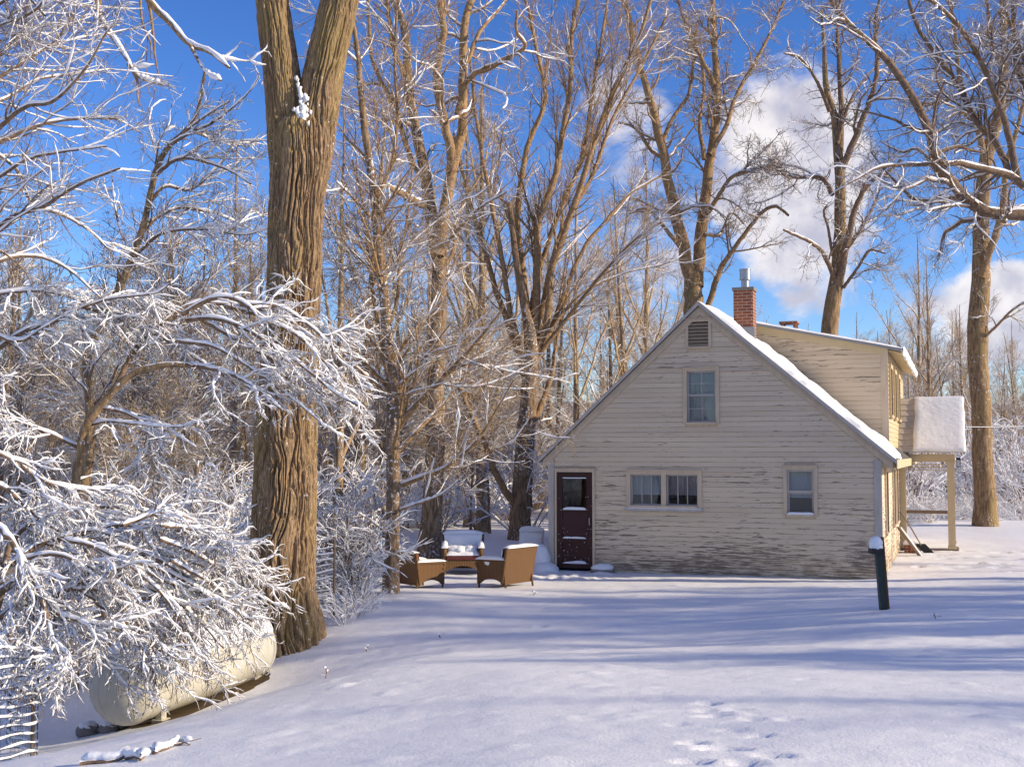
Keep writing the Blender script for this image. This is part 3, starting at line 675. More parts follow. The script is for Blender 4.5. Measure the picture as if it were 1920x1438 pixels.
mb = MB(); mb.box(.15, 1.0, .05, .6, -.1, .06); mb.poly([(.1, .62, -.1), (1.1, .62, -.1), (1.1, .62, 2.2), (.1, .62, 2.2)]); mb.poly([(.1, .13, -.1), (.1, .62, -.1), (.1, .62, 2.2), (.1, .13, 2.2)]); mb.poly([(1.1, .13, -.1), (1.1, .62, -.1), (1.1, .62, 2.2), (1.1, .13, 2.2)]); mb.poly([(.1, .13, 2.2), (1.1, .13, 2.2), (1.1, .62, 2.2), (.1, .62, 2.2)]); mb.build('dark_interior', M['dark'], dc)
mb = MB()
for (z, h, pk) in ((1.29, .055, 1), (.681, .04, 0), (.151, .05, 0)):
    blanket(mb, (d0_ + .13, -.055, z), (d1_ - .13, -.055, z), (d1_ - .13, -.015, z), (d0_ + .13, -.015, z), h, 14, 3, (0, 0, 1), int(z * 10), .8, 6)
mb.box(d0_ + .13, d1_ - .13, -.05, -.036, dzt - .125, dzt - .105)
for k in range(75):
    a = rng.random(); u = d0_ + .02 + a * .74; z = .15 + rng.random() ** 1.5 * 1.7; r = .003 + rng.random() * .005
    if .33 < u < .82 and z > 1.0: continue
    mb.lump((u, -.036, z), r, r, r * 1.3, 5, 3)
mb.build('door_snow', M['snow'], dr_, smooth=True)
# ------------- porch on the right side
PV0, PV1, PU = 7.55, 9.6, 8.19
gp = gz(*from_house(8.2, 7.6))
porch = None
mb = MB()
for k in range(12): mb.box(W + .01, PU + .04, PV0 + k * .17, PV0 + k * .17 + .164, .045, .09)
mb.box(W + .01, PU + .04, PV0 - .03, PV0 - .001, -.19, .085); mb.box(PU + .041, PU + .07, PV0 - .03, PV1, -.19, .085)
porch = mb.build('porch', M['wood'], house)
mb = MB(); blanket(mb, (W + .02, PV0 + .05, .09), (PU - .02, PV0 + .02, .09), (PU - .02, PV1 - .1, .09), (W + .02, PV1 - .1, .09), .04, 10, 10, (0, 0, 1), 3, .6); mb.build('porch_floor_snow', M['snow'], porch, smooth=True)
for (u, v) in ((PU - .09, PV0 + .06), (PU - .09, PV1 - .12), (W + .09, PV0 + .06)):
    mb = MB(); mb.box(u - .085, u + .085, v - .085, v + .085, .091, 2.30); mb.box(u - .1, u + .1, v - .1, v + .1, .092, .17); mb.box(u - .1, u + .1, v - .1, v + .1, 2.22, 2.29); mb.build('porch_post', M['porch'], porch)
mb = MB(); mb.box(W + .18, PU - .18, PV0 + .03, PV0 + .09, .97, 1.05); mb.box(PU - .12, PU - .06, PV0 + .15, PV1 - .2, .97, 1.05); mb.build('porch_railing', M['wood'], porch)
mb = MB(); mb.box(W + .03, PU + .02, PV0 - .02, PV0 + .10, 2.30, 2.47); mb.box(PU - .1, PU + .02, PV0 + .101, PV1, 2.30, 2.47); mb.build('porch_beam', M['porch'], porch)
# pierced scroll frieze under the beam
mb = MB(); fz = 2.17; u = W + .2
mb.box(W + .18, PU - .18, PV0 + .03, PV0 + .05, 2.275, 2.299); mb.box(W + .18, PU - .18, PV0 + .03, PV0 + .05, 2.055, 2.075)
while u < PU - .26:
    a = np.linspace(0, 2 * PI, 15); mb.tube([(u + .05 + .045 * math.cos(t), PV0 + .04, fz + .05 * math.sin(t)) for t in a], .012, 5, False)
    a = np.linspace(0, PI, 8); mb.tube([(u + .105 + .035 * math.cos(t), PV0 + .04, fz - .06 + .03 * math.sin(t)) for t in a], .010, 5, False); mb.tube([(u + .105 + .035 * math.cos(t), PV0 + .04, fz + .06 - .03 * math.sin(t)) for t in a], .010, 5, False)
    u += .128
mb.build('scroll_frieze', M['porch'], porch)
# porch roof: gable with its ridge at right angles to the house, front slope to the camera
RZ0, RZ1, RV0, RV1, RU = 2.50, 3.90, PV0 - .2, PV0 + 1.2, PU + .24
mb = MB()
for k in range(9):      # shingle courses
    t0, t1 = k / 9, (k + 1) / 9; z0 = RZ0 + (RZ1 - RZ0) * t0; z1 = RZ0 + (RZ1 - RZ0) * t1; a = RV0 + (RV1 - RV0) * t0; b = RV0 + (RV1 - RV0) * t1
    mb.prism([(W + .02, a, z0), (W + .02, b + .0, z1), (W + .02, b - .002, z1 + .03), (W + .02, a - .025, z0 + .032)], (RU - W - .02, 0, 0))
mb.prism([(W + .02, RV1, RZ1), (W + .02, RV1 + 1.35, RZ0), (W + .02, RV1 + 1.37, RZ0 + .04), (W + .02, RV1, RZ1 + .04)], (RU - W - .02, 0, 0))
pr = mb.build('porch_roof', M['trim_grey'], porch)
mb = MB(); mb.prism([(RU - .22, RV0 + .2, RZ0), (RU - .22, RV1 + 1.15, RZ0), (RU - .22, RV1, RZ1 - .18)], (.05, 0, 0)); mb.build('porch_gable', M['porch'], porch)
mb = MB(); q = (0, -(RZ1 - RZ0), RV1 - RV0)
blanket(mb, (W + .36, RV0 - .02, RZ0 + .035), (RU + .03, RV0 - .02, RZ0 + .035), (RU + .03, RV1 + .02, RZ1 + .045), (W + .40, RV1 + .02, RZ1 + .045), .075, 26, 26, (0, -.5, .8), 21, .2, 30, .03)
blanket(mb, (W + .36, RV1, RZ1 + .04), (RU + .03, RV1, RZ1 + .04), (RU + .03, RV1 + 1.3, RZ0 + .08), (W + .36, RV1 + 1.3, RZ0 + .08), .11, 12, 12, (0, .6, .8), 22, .3, 24)
mb.build('porch_roof_snow', M['snow'], porch, smooth=True)
mb = MB(); cx, cv, cz = PU + .10, PV0 - .02, 2.33
mb.box(cx - .05, cx + .05, cv - .05, cv + .05, cz + .0, cz + .05); mb.box(cx - .065, cx + .065, cv - .065, cv + .065, cz - .012, cz); mb.box(cx - .05, cx + .05, cv - .05, cv + .05, cz - .19, cz - .17)
for sx in (-1, 1):
    for sy in (-1, 1): mb.box(cx + sx * .042 - .006, cx + sx * .042 + .006, cv + sy * .042 - .006, cv + sy * .042 + .006, cz - .17, cz - .012)
lan = mb.build('porch_lantern', M['black'], porch)
mb = MB(); mb.box(cx - .034, cx + .034, cv - .034, cv + .034, cz - .165, cz - .02); mb.build('lantern_glass', M['curtain'], lan)
# ------------------------------------------------------------------ trees
class Gen:
    def __init__(s, seed): s.r = np.random.default_rng(seed)
    def grow(s, pos, d, L, r0, K, wig, trop, tip=.3, rmin=.0015, crook=0):
        """lines of K points from pos along d, wandering, with an upward or downward pull"""
        N = len(pos); P = np.zeros((N, K, 3)); P[:, 0] = pos; d = d / (np.linalg.norm(d, axis=1, keepdims=True) + 1e-9); st = (L / (K - 1))[:, None]
        for k in range(1, K):
            d = d + s.r.normal(0, wig, (N, 3)) + np.array([0, 0, trop / (K - 1)])
            d /= np.linalg.norm(d, axis=1, keepdims=True) + 1e-9
            P[:, k] = P[:, k - 1] + d * st
        t = np.linspace(0, 1, K)[None]
        return P, np.maximum(r0[:, None] * (1 - t * (1 - tip)), rmin)
    def spawn(s, P, Rr, dens, tmin, L, ang, K, wig, trop, rr=.55, rcap=1, rmin=.0015, bias=None, fall=.55, Lrel=.75, tmax=1.0):
        N, Kp = P.shape[:2]; seg = np.linalg.norm(np.diff(P, axis=1), axis=2); Lb = seg.sum(1)
        n = s.r.poisson(dens * Lb * (tmax - tmin)); idx = np.repeat(np.arange(N), n); C = len(idx)
        if C == 0: return np.zeros((0, K, 3)), np.zeros((0, K))
        t = s.r.uniform(tmin, tmax, C); f = t * (Kp - 1); i = np.minimum(f.astype(int), Kp - 2); w_ = (f - i)[:, None]
        pos = P[idx, i] * (1 - w_) + P[idx, i + 1] * w_; T = P[idx, i + 1] - P[idx, i]; T /= np.linalg.norm(T, axis=1, keepdims=True) + 1e-9
        pr = Rr[idx, i] * (1 - w_[:, 0]) + Rr[idx, i + 1] * w_[:, 0]
        q = s.r.normal(0, 1, (C, 3)); q -= (q * T).sum(1, keepdims=True) * T; q /= np.linalg.norm(q, axis=1, keepdims=True) + 1e-9
        a = np.abs(s.r.normal(ang, .22, C))[:, None]
        d = T * np.cos(a) + q * np.sin(a)
        if bias is not None: d = d + np.array(bias)
        le = s.r.uniform(L[0], L[1], C) * (1 - fall * t); le = np.minimum(le, Lb[idx] * Lrel)
        return s.grow(pos, d, le, np.minimum(np.maximum(pr * rr * s.r.uniform(.7, 1, C), rmin * 1.3), rcap), K, wig, trop, .3, rmin)
    def snow(s, P, Rr, th, sides, frac=1.0, lump=.45, K=None, hmin=.3, wide=.8):
        if frac < 1:
            k = s.r.random(len(P)) < frac; P, Rr = P[k], Rr[k]
        if len(P) == 0: return np.zeros((0, 3)), np.zeros((0, 4), int)
        if K and K != P.shape[1]:
            ii = np.linspace(0, P.shape[1] - 1, K); i = np.minimum(ii.astype(int), P.shape[1] - 2); w_ = (ii - i)
            P = P[:, i] * (1 - w_)[None, :, None] + P[:, i + 1] * w_[None, :, None]; Rr = Rr[:, i] * (1 - w_)[None] + Rr[:, i + 1] * w_[None]
        T = np.gradient(P, axis=1); T /= np.linalg.norm(T, axis=2, keepdims=True) + 1e-9
        h = np.clip((np.sqrt(np.clip(1 - T[..., 2] ** 2, 0, 1)) - hmin) / (1 - hmin), 0, 1)
        lm = 1 + lump * s.r.uniform(-1, 1, Rr.shape)
        rs = (th * lm + wide * Rr) * np.sqrt(h); rs[:, 0] *= .5; rs[:, -1] *= .35; rs[:, -2] *= .8
        rs = np.where(h > 0, np.maximum(rs, .0008), .0008)
        C = P.copy(); C[..., 2] += np.where(rs > .001, Rr * .45 + rs * .42, 0)
        return tubes(C, rs, sides, True, .9)

def px_limb(pts, Y, dY, w0, w1, K, g, wig=.06):
    """pixel polyline on the photograph -> a line at distance Y (dY further at its end), with radii"""
    n = len(pts); p = [np.array((*at(p_[0], p_[1], Y + dY * i / (n - 1)), p_[2] if len(p_) > 2 else np.nan)) for i, p_ in enumerate(pts)]
    p = np.array(p)
    L = spline(p[:, :3], K); m = np.linspace(0, 1, K)
    if not np.isnan(p[:, 3]).any(): wpx = np.interp(m, np.linspace(0, 1, n), p[:, 3])
    else: wpx = w0 + (w1 - w0) * m
    if pts[-1][1] < 15:       # goes on above the frame
        d = L[-1] - L[-3]; d /= np.linalg.norm(d); e = L[-1] + d * np.linspace(.6, 3.6, 5)[:, None] + g.r.normal(0, .12, (5, 3))
        keep = np.vstack([L, e]); wp = np.concatenate([wpx, wpx[-1] * np.linspace(.85, .3, 5)])
        kk = np.linspace(0, len(keep) - 1, K); i = np.minimum(kk.astype(int), len(keep) - 2); f = (kk - i)[:, None]
        L = keep[i] * (1 - f) + keep[i + 1] * f; wpx = wp[i] * (1 - f[:, 0]) + wp[i + 1] * f[:, 0]
    L = L + g.r.normal(0, 1, L.shape) * (wig * (wpx / F * Y))[:, None]
    return L, wpx / F * Y / 2

LV = dict(  # twig habit of each kind: (density per m, tmin, length, angle, K, wiggle, pull, radius ratio)
    vase=[(2.0, .2, (1.4, 3.4), .5, 7, .09, .35, .45), (4.2, .12, (.7, 1.7), .55, 6, .12, .3, .5), (6.5, .1, (.3, .85), .6, 4, .16, .2, .55), (3.5, .1, (.15, .4), .65, 3, .2, .1, .6)],
    locust=[(1.2, .15, (1.0, 2.8), .8, 8, .25, .12, .5), (3.2, .12, (.6, 1.6), .8, 7, .27, .05, .5), (6.0, .1, (.25, .7), .8, 5, .28, .1, .55), (3.2, .1, (.12, .35), .8, 3, .3, .1, .6)],
    maple=[(1.8, .15, (1.2, 3.0), .7, 7, .12, .25, .42), (4.0, .12, (.6, 1.6), .7, 6, .15, .12, .5), (6.5, .1, (.3, .8), .75, 4, .18, .05, .55), (3.2, .1, (.15, .4), .75, 3, .2, .05, .6)],
    droop=[(5.0, .12, (.5, 1.25), .6, 9, .24, -.5, .5), (8.5, .1, (.25, .7), .65, 7, .26, -.55, .5), (17.0, .08, (.08, .28), .75, 5, .30, -.55, .55), (3.0, .1, (.05, .1), .7, 3, .3, -.2, .6)],
    fan=[(2.8, .1, (.7, 1.8), .6, 7, .14, .0, .5), (6.0, .1, (.4, 1.0), .65, 6, .18, .03, .55), (8, .1, (.2, .55), .7, 4, .22, .05, .6), (3, .1, (.1, .3), .7, 3, .22, .05, .6)],
)
def tree(name, label, cat, Y, trunk, limbs, habit, seed, mats=('bark', 'limb'), snow=(.02, .012, .008), snowf=(1, .7, .45), K0=26, group=None, dmul=1.0, bias=None, extra_twigs_on_trunk=0.0, ground=True, trunk_mesh=None, rmin=.0035, sides=14):
    """trunk and limbs are photograph polylines: (points, width at start, width at end, distance change)"""
    g = Gen(seed); tp, tr = px_limb(trunk[0], Y, trunk[3] if len(trunk) > 3 else 0, trunk[1], trunk[2], 40, g, .03)
    base = tp[0].copy(); base[2] = gz(base[0], base[1]) if ground else base[2]
    if ground:                # reach the ground, with a slight flare
        k = tp[:, 2] > base[2] + .08; tp, tr = tp[k], tr[k]; base[:2] = tp[0, :2]; base[2] = gz(base[0], base[1])
        b = base.copy(); b[2] -= .15; tp = np.vstack([b, tp]); tr = np.concatenate([[tr[0] * 1.25], tr]); tr[1] *= 1.1
    org = Vector(base); root = empty(name, org, 0, label, cat, group)
    o3 = np.array(base)
    if trunk_mesh is None:
        V, Q = tubes((tp - o3)[None], tr[None], sides); nz = fbm(V[:, 2] * 2.5, np.arctan2(V[:, 1], V[:, 0]) * 1.2, seed, 3)
        link('trunk', mesh_from('trunk', V, Q, M[mats[0]]), root)
    else: trunk_mesh(root, o3)
    L0P = []; L0R = []
    for lb in limbs:
        p, r = px_limb(lb[0], Y + (lb[4] if len(lb) > 4 else 0), lb[3], lb[1], lb[2], K0, g); L0P.append(p); L0R.append(r)
    src = [(np.array(L0P), np.array(L0R))] if L0P else []
    if extra_twigs_on_trunk:
        k = np.linspace(0, len(tp) - 1, K0).astype(int); tsrc = (tp[k][None], tr[k][None])
    br = []; sn = []
    A, B, C_ = [], [], []
    lv = LV[habit]
    def lvl(P, Rr, l, dm=1.0, b=None):
        return g.spawn(P, Rr, l[0] * dmul * dm, l[1], l[2], l[3], l[4], l[5], l[6], l[7], rmin=rmin * (2.0 if l is lv[0] else 1.4 if l is lv[1] else 1 if l is lv[2] else .8), bias=b, rcap=.05 if l is lv[0] else .02)
    sets0 = list(src)
    l1 = [lvl(*q, lv[0], 1, bias) for q in sets0]
    if extra_twigs_on_trunk: l1.append(lvl(*tsrc, lv[0], extra_twigs_on_trunk, bias))
    P1 = np.concatenate([q[0] for q in l1]); R1 = np.concatenate([q[1] for q in l1])
    P2, R2 = lvl(P1, R1, lv[1], 1, None if bias is None else np.array(bias) * .6)
    if src:
        p, r = lvl(src[0][0], src[0][1], lv[1], .35, bias); P2 = np.concatenate([P2, p]); R2 = np.concatenate([R2, r])
    P3, R3 = lvl(P2, R2, lv[2], 1, None if bias is None else np.array(bias) * .4)
    p, r = lvl(P1, R1, lv[2], .4, bias); P3 = np.concatenate([P3, p]); R3 = np.concatenate([R3, r])
    P4, R4 = lvl(P3, R3, lv[3], 1); p, r = lvl(P2, R2, lv[3], .5); P4 = np.concatenate([P4, p]); R4 = np.concatenate([R4, r])
    if len(P4): br.append(tubes(P4 - o3, R4, 3))
    if src: br.append(tubes(src[0][0] - o3, src[0][1], 9))
    br.append(tubes(P1 - o3, R1, 5)); br.append(tubes(P2 - o3, R2, 4)); br.append(tubes(P3 - o3, R3, 3))
    V, Q = join(br); link('crown', mesh_from('crown', V, Q, M[mats[1]]), root)
    if snow:
        if src: sn.append(g.snow(src[0][0] - o3, src[0][1], snow[0], 7, 1, .5, None, .45, .5))
        sn.append(g.snow(P1 - o3, R1, snow[0] * .8, 5, snowf[0])); sn.append(g.snow(P2 - o3, R2, snow[1], 4, snowf[1], .5)); sn.append(g.snow(P3 - o3, R3, snow[2], 4 if snow[2] > .011 else 3, snowf[2], .5, 3))
        if len(P4): sn.append(g.snow(P4 - o3, R4, snow[2] * .8, 3, snowf[2] * .6, .5, 3))
        V, Q = join([q for q in sn if len(q[0])]); link('branch_snow', mesh_from('branch_snow', V, Q, M['twig_snow']), root)
    return root

# --- the great furrowed trunk at left, forked high up
def furrowed(pts, Y, seed, nth=460, ns=800, zb=None):
    p = np.array([(*at(a, b, Y), w_ / F * Y / 2) for a, b, w_ in pts])
    L = spline(p, ns); s = np.concatenate([[0], np.cumsum(np.linalg.norm(np.diff(L[:, :3], axis=0), axis=1))])
    T = np.gradient(L[:, :3], axis=0); T /= np.linalg.norm(T, axis=1, keepdims=True)
    A = np.cross(T, [0, 1.0, 0]); A /= np.linalg.norm(A, axis=1, keepdims=True); B = np.cross(T, A)
    th = np.arange(nth) * 2 * PI / nth; TH_, S = np.meshgrid(th, s)
    u = TH_ / (2 * PI)
    wob = (vnoise(u * 9, S * 1.1, seed, 9) - .5) * 2.0 + (vnoise(u * 18, S * 3.2, seed + 8, 18) - .5) * .9
    def furrow(n, w_): return np.clip(np.abs(2 * n - 1) / w_, 0, 1)
    n1 = vnoise(u * 38 + wob, S * 1.15, seed + 1, 38); n2 = vnoise(u * 84 + wob * 2.0, S * 2.8, seed + 2, 84); n3 = vnoise(u * 150, S * 14, seed + 3, 150)
    f1 = furrow(n1, .34); f2 = furrow(n2, .34)
    d = .075 * (f1 ** .7 - .75) + .040 * (f2 ** .8 - .6) + .012 * (n3 - .5) + .05 * (vnoise(u * 5, S * .35, seed + 4, 5) - .5)
    d = d + .06 * np.exp(-np.clip(S - (.75 if nth > 400 else -99), 0, 99) / .28) * (.35 + .65 * np.cos(TH_ * 5 + .8 + .5 * np.sin(TH_ * 2))) * (nth > 400)
    rad = L[:, 3][:, None] + d * np.clip(L[:, 3][:, None] / .42, .5, 1.15)
    G = L[:, None, :3] + rad[..., None] * (np.cos(TH_)[..., None] * A[:, None] + np.sin(TH_)[..., None] * B[:, None])
    i = (np.arange(ns - 1) * nth)[:, None]; j = np.arange(nth)[None]; k = (j + 1) % nth
    return G.reshape(-1, 3), np.stack(np.broadcast_arrays(i + j, i + k, i + nth + k, i + nth + j), -1).reshape(-1, 4)
def big_trunk(root, o3):
    b = []
    b.append(furrowed([(539, 1262, 146), (537, 1215, 132), (532, 1160, 124), (529, 1100, 116), (532, 1000, 110), (535, 900, 108), (537, 800, 108), (543, 700, 100), (549, 600, 95), (553, 500, 95), (556, 400, 98), (561, 330, 102), (565, 280, 106), (567, 240, 96), (568, 212, 50)], 17.8, 5))
    b.append(furrowed([(550, 390, 56), (542, 290, 70), (534, 190, 68), (525, 120, 64), (515, 50, 62), (508, -20, 60), (498, -140, 54), (480, -320, 46), (450, -520, 34)], 17.8, 15, 300, 460))
    b.append(furrowed([(576, 390, 54), (588, 270, 72), (603, 160, 70), (616, 90, 66), (632, 20, 66), (645, -50, 64), (668, -180, 56), (700, -360, 48), (740, -560, 34)], 17.8, 25, 300, 460))
    V, Q = join([(v - o3, q) for v, q in b]); link('trunk', mesh_from('trunk', V, Q, M['big_bark']), root)
    mb = MB(); rr = np.random.default_rng(8)
    Lk = spline([at(a_, b_, 17.8 - .37 + c_) - o3 for a_, b_, c_ in ((571, 236, .03), (568, 210, .03), (563, 178, .09), (557, 145, .13))], 60)   # snow lodged in the fork
    Lk += rr.normal(0, .012, Lk.shape); mb.tube(Lk, np.linspace(.05, .014, 60) * rr.uniform(.45, 1.25, 60), 8)
    for k in range(34):
        t = rr.random() ** 1.6; p = Lk[int(t * 59)] + rr.normal(0, 1, 3) * np.array([.05 * (1.3 - t), .01, .06]); q = (.012 + .022 * rr.random()) * (1.2 - .6 * t); mb.lump(p, q * 1.2, q, q * rr.uniform(1.2, 2.4), 7, 6, k, .5)
    mb.build('fork_snow', M['snow'], root, smooth='all')
    mb = MB(); mb.lump(at(487, 1083, 17.8 - .44) - o3, .05, .03, .06, 8, 6, 2, .3); mb.build('snow_patch', M['snow'], root, smooth='all')
T1Y = 17.8
tree('big_tree', 'massive old tree with deeply furrowed bark, forking high up, behind the propane tank', 'tree', T1Y, ([(538, 1205), (535, 800), (556, 400), (566, 220)], 110, 100),
     [([(505, -120), (440, -190), (340, -170), (250, -95), (190, -20), (186, 30), (215, 75), (240, 115), (258, 152)], 26, 5, -1.5), ([(250, -95), (262, -30), (290, 12), (325, 50), (356, 84), (392, 98), (430, 128)], 20, 5, -1.2, -.6), ([(240, 120), (262, 145), (290, 156), (316, 160)], 8, 4, 0, -1.5), ([(356, 84), (375, 120), (392, 142), (415, 152)], 7, 4, -.2, -1.5), ([(258, 150), (258, 180), (262, 200)], 5, 3, 0, -1.5), ([(262, -30), (266, 40), (282, 80), (284, 112)], 6, 3, 0, -.8),
      ([(470, -250), (380, -330), (300, -420)], 30, 8, 1), ([(690, -250), (800, -330), (900, -420)], 30, 8, 1), ([(720, -420), (740, -560), (720, -700)], 30, 8, -2)],
     'fan', 3, ('big_bark', 'limb'), (.035, .018, .012), (1, .8, .5), dmul=.28, trunk_mesh=big_trunk)

# --- trees behind and around the yard
tree('yard_tree', 'slender tree with snow lined side limbs beside the left wicker armchair', 'tree', 21.0,
     ([(733, 1110, 30), (736, 997, 26), (737, 868, 26), (736, 739, 25), (728, 652, 22), (721, 560, 19), (708, 440, 17), (697, 330, 15), (682, 230, 13), (671, 104, 10), (656, 10, 8)], 30, 8, -.5),
     [([(737, 812), (780, 760), (830, 710), (873, 665), (910, 620), (945, 575)], 13, 4, -1.5), ([(742, 850), (790, 800), (850, 735), (907, 644), (930, 610)], 9, 3, 1), ([(738, 915), (790, 895), (830, 880), (870, 850), (899, 820), (930, 770), (963, 713)], 10, 3, -1),
      ([(728, 690), (700, 640), (668, 605), (630, 595)], 9, 3, 1), ([(726, 725), (690, 685), (660, 664), (620, 655)], 8, 3, -1), ([(736, 745), (706, 720), (670, 690), (620, 640)], 8, 3, -.6), ([(720, 545), (690, 480), (660, 450), (625, 420)], 7, 3, 1), ([(705, 420), (660, 370), (630, 340)], 6, 2, -1), ([(712, 470), (705, 380), (735, 310), (745, 210), (740, 120), (745, 5)], 9, 4, 1),
      ([(726, 620), (745, 560), (750, 480), (765, 400), (775, 300)], 8, 3, .8), ([(737, 770), (715, 640), (700, 560), (690, 470), (680, 380), (660, 300)], 9, 4, .6), ([(738, 700), (762, 660), (800, 600), (830, 560)], 6, 2, -.5), ([(736, 960), (780, 945), (830, 925), (870, 890)], 6, 2, -.7), ([(736, 1010), (700, 980), (670, 960)], 5, 2, -.7)],
     'maple', 21, ('bark_speck', 'limb'), (.020, .011, .006), (.75, .35, .14), dmul=1.15, extra_twigs_on_trunk=.7)
tree('yard_tree', 'tall thick tree with three upright leaders standing behind the gap between two wicker chairs', 'tree', 27.0,
     ([(803, 1048, 44), (812, 933, 38), (816, 825, 36), (818, 695, 34), (823, 566, 31), (821, 480, 30), (808, 410, 27), (798, 330, 22), (777, 230, 20), (765, 146, 18), (760, 60, 16), (740, 5, 14)], 44, 14, .5),
     [([(822, 480), (830, 420), (840, 350), (858, 280), (869, 225), (868, 125), (872, 42), (886, 0)], 24, 14, .6), ([(846, 320), (846, 288), (828, 208), (817, 146), (832, 63), (824, 0)], 18, 12, -.8), ([(788, 384), (765, 370), (740, 357), (719, 346)], 16, 8, -1.5), ([(858, 215), (878, 150), (924, 125), (957, 108), (985, 86), (968, 60), (970, 20)], 13, 5, -1.5), ([(870, 130), (900, 60), (930, 25), (950, 0)], 10, 5, 1), ([(800, 340), (770, 300), (740, 200), (700, 120), (690, 5)], 12, 6, 1),
      ([(826, 470), (870, 420), (900, 390), (950, 360)], 7, 3, -1.5), ([(765, 150), (740, 100), (730, 40), (725, 0)], 10, 6, -1), ([(822, 520), (850, 470), (860, 400), (900, 330)], 8, 4, 1)],
     'locust', 31, ('bark_speck', 'limb'), (.022, .011, .007), (.7, .35, .15), extra_twigs_on_trunk=.35)
tree('yard_tree', 'many stemmed vase shaped tree with dense reddish twigs just left of the house', 'tree', 31.0,
     ([(974, 1015, 44), (979, 911, 38), (989, 782, 36), (994, 700, 32), (996, 640, 24), (985, 580, 16), (970, 500, 12), (955, 380, 10)], 44, 10, -.5),
     [([(992, 690), (985, 560), (970, 430), (975, 355), (990, 270), (1024, 188), (1007, 104), (995, 40), (985, 0)], 17, 6, 1), ([(994, 680), (1003, 600), (1007, 480), (1007, 417), (1040, 334), (1053, 250), (1070, 167), (1070, 83), (1082, 0)], 18, 7, -.5), ([(996, 680), (1028, 600), (1030, 521), (1060, 430), (1080, 375), (1120, 250), (1161, 146), (1195, 83), (1220, 0)], 16, 6, -1.2), ([(994, 700), (1040, 600), (1070, 520), (1099, 459), (1140, 410), (1182, 363), (1240, 330)], 12, 4, 1.2),
      ([(990, 720), (950, 600), (928, 540), (907, 459), (886, 396), (865, 317), (850, 250)], 14, 5, 1), ([(990, 700), (960, 600), (940, 480), (925, 400), (905, 300), (890, 200), (880, 100)], 12, 5, -1), ([(992, 690), (1060, 600), (1100, 550), (1141, 500), (1190, 450), (1240, 417)], 10, 3, -1.5), ([(972, 950), (959, 937), (930, 890), (916, 851), (890, 790), (864, 734), (838, 665), (820, 620)], 15, 5, -1), ([(1000, 790), (1010, 770), (1035, 700), (1041, 652), (1060, 560)], 12, 5, .5),
      ([(996, 690), (1020, 560), (1050, 440), (1110, 330), (1150, 220), (1200, 130), (1250, 30)], 11, 4, .6), ([(1000, 660), (1080, 560), (1150, 520), (1220, 500)], 7, 2, .6), ([(994, 670), (1000, 560), (1040, 420), (1090, 300), (1110, 180), (1130, 60), (1140, 0)], 12, 5, 1.8)],
     'vase', 41, ('bark_speck', 'limb'), (.018, .010, .006), (.6, .35, .2), dmul=.9)
tree('roof_tree', 'forked tree with crooked side limbs rising behind the roof peak', 'tree', 39.0,
     ([(1300, 960, 60), (1301, 800, 52), (1301, 600, 42), (1300, 545, 40), (1303, 510, 32)], 60, 32),
     [([(1300, 540), (1283, 466), (1262, 380), (1245, 302), (1232, 233), (1214, 172), (1200, 120), (1180, 40), (1170, 0)], 26, 8, -1), ([(1304, 540), (1312, 470), (1322, 367), (1331, 293), (1344, 207), (1342, 129), (1337, 52), (1335, 0)], 26, 9, 1), ([(1322, 405), (1340, 380), (1374, 332), (1421, 317), (1446, 312)], 10, 4, -2), ([(1288, 479), (1265, 450), (1249, 431), (1214, 392), (1180, 400)], 10, 4, -1), ([(1327, 575), (1352, 504), (1383, 457), (1426, 401), (1455, 388), (1478, 405)], 12, 5, -1.5),
      ([(1245, 300), (1220, 280), (1190, 240), (1160, 230)], 9, 4, 1), ([(1331, 290), (1360, 240), (1380, 180), (1420, 110), (1450, 50), (1470, 0)], 10, 4, 1), ([(1240, 270), (1262, 220), (1290, 180), (1300, 120), (1310, 30)], 9, 4, 1), ([(1340, 160), (1310, 100), (1290, 60), (1270, 0)], 9, 4, -1), ([(1322, 440), (1350, 440), (1370, 400), (1395, 420)], 6, 3, 1), ([(1320, 300), (1312, 230), (1320, 150), (1300, 60)], 9, 4, .5)],
     'locust', 51, ('bark', 'limb'), (.018, .011, .008), (.7, .4, .2), dmul=1.5, rmin=.004)
tree('roof_tree', 'crooked branched tree rising behind the low dormer roof', 'tree', 37.0,
     ([(1552, 920, 46), (1553, 760, 42), (1555, 625, 36), (1564, 560, 34), (1570, 509, 30), (1575, 431, 26), (1575, 345, 22), (1570, 280, 19), (1564, 215, 15), (1549, 164, 12), (1545, 80, 8), (1540, 20, 6)], 46, 8, .5),
     [([(1575, 520), (1581, 487), (1598, 414), (1615, 365), (1640, 335), (1659, 328), (1690, 300)], 16, 5, -1), ([(1577, 320), (1590, 290), (1611, 241), (1633, 181), (1645, 120), (1640, 40), (1650, 0)], 14, 5, -1), ([(1574, 300), (1577, 230), (1577, 181), (1572, 108), (1570, 60), (1575, 0)], 14, 5, 1), ([(1564, 520), (1542, 474), (1516, 453), (1469, 431)], 10, 4, -1.5), ([(1561, 365), (1550, 345), (1538, 332), (1500, 333), (1473, 330), (1456, 310), (1430, 318)], 10, 4, 1), ([(1585, 470), (1620, 420), (1640, 380), (1650, 350)], 9, 4, 1.5), ([(1556, 210), (1530, 150), (1500, 110), (1470, 100)], 8, 3, -1),
      ([(1581, 540), (1610, 500), (1630, 470), (1660, 475)], 7, 3, -1), ([(1561, 480), (1553, 430), (1545, 400), (1550, 385)], 6, 4, -.6), ([(1570, 270), (1590, 200), (1620, 150), (1660, 110)], 8, 3, 1)],
     'locust', 61, ('bark', 'limb_dark'), (.018, .011, .008), (.7, .4, .2), dmul=1.4, rmin=.004)
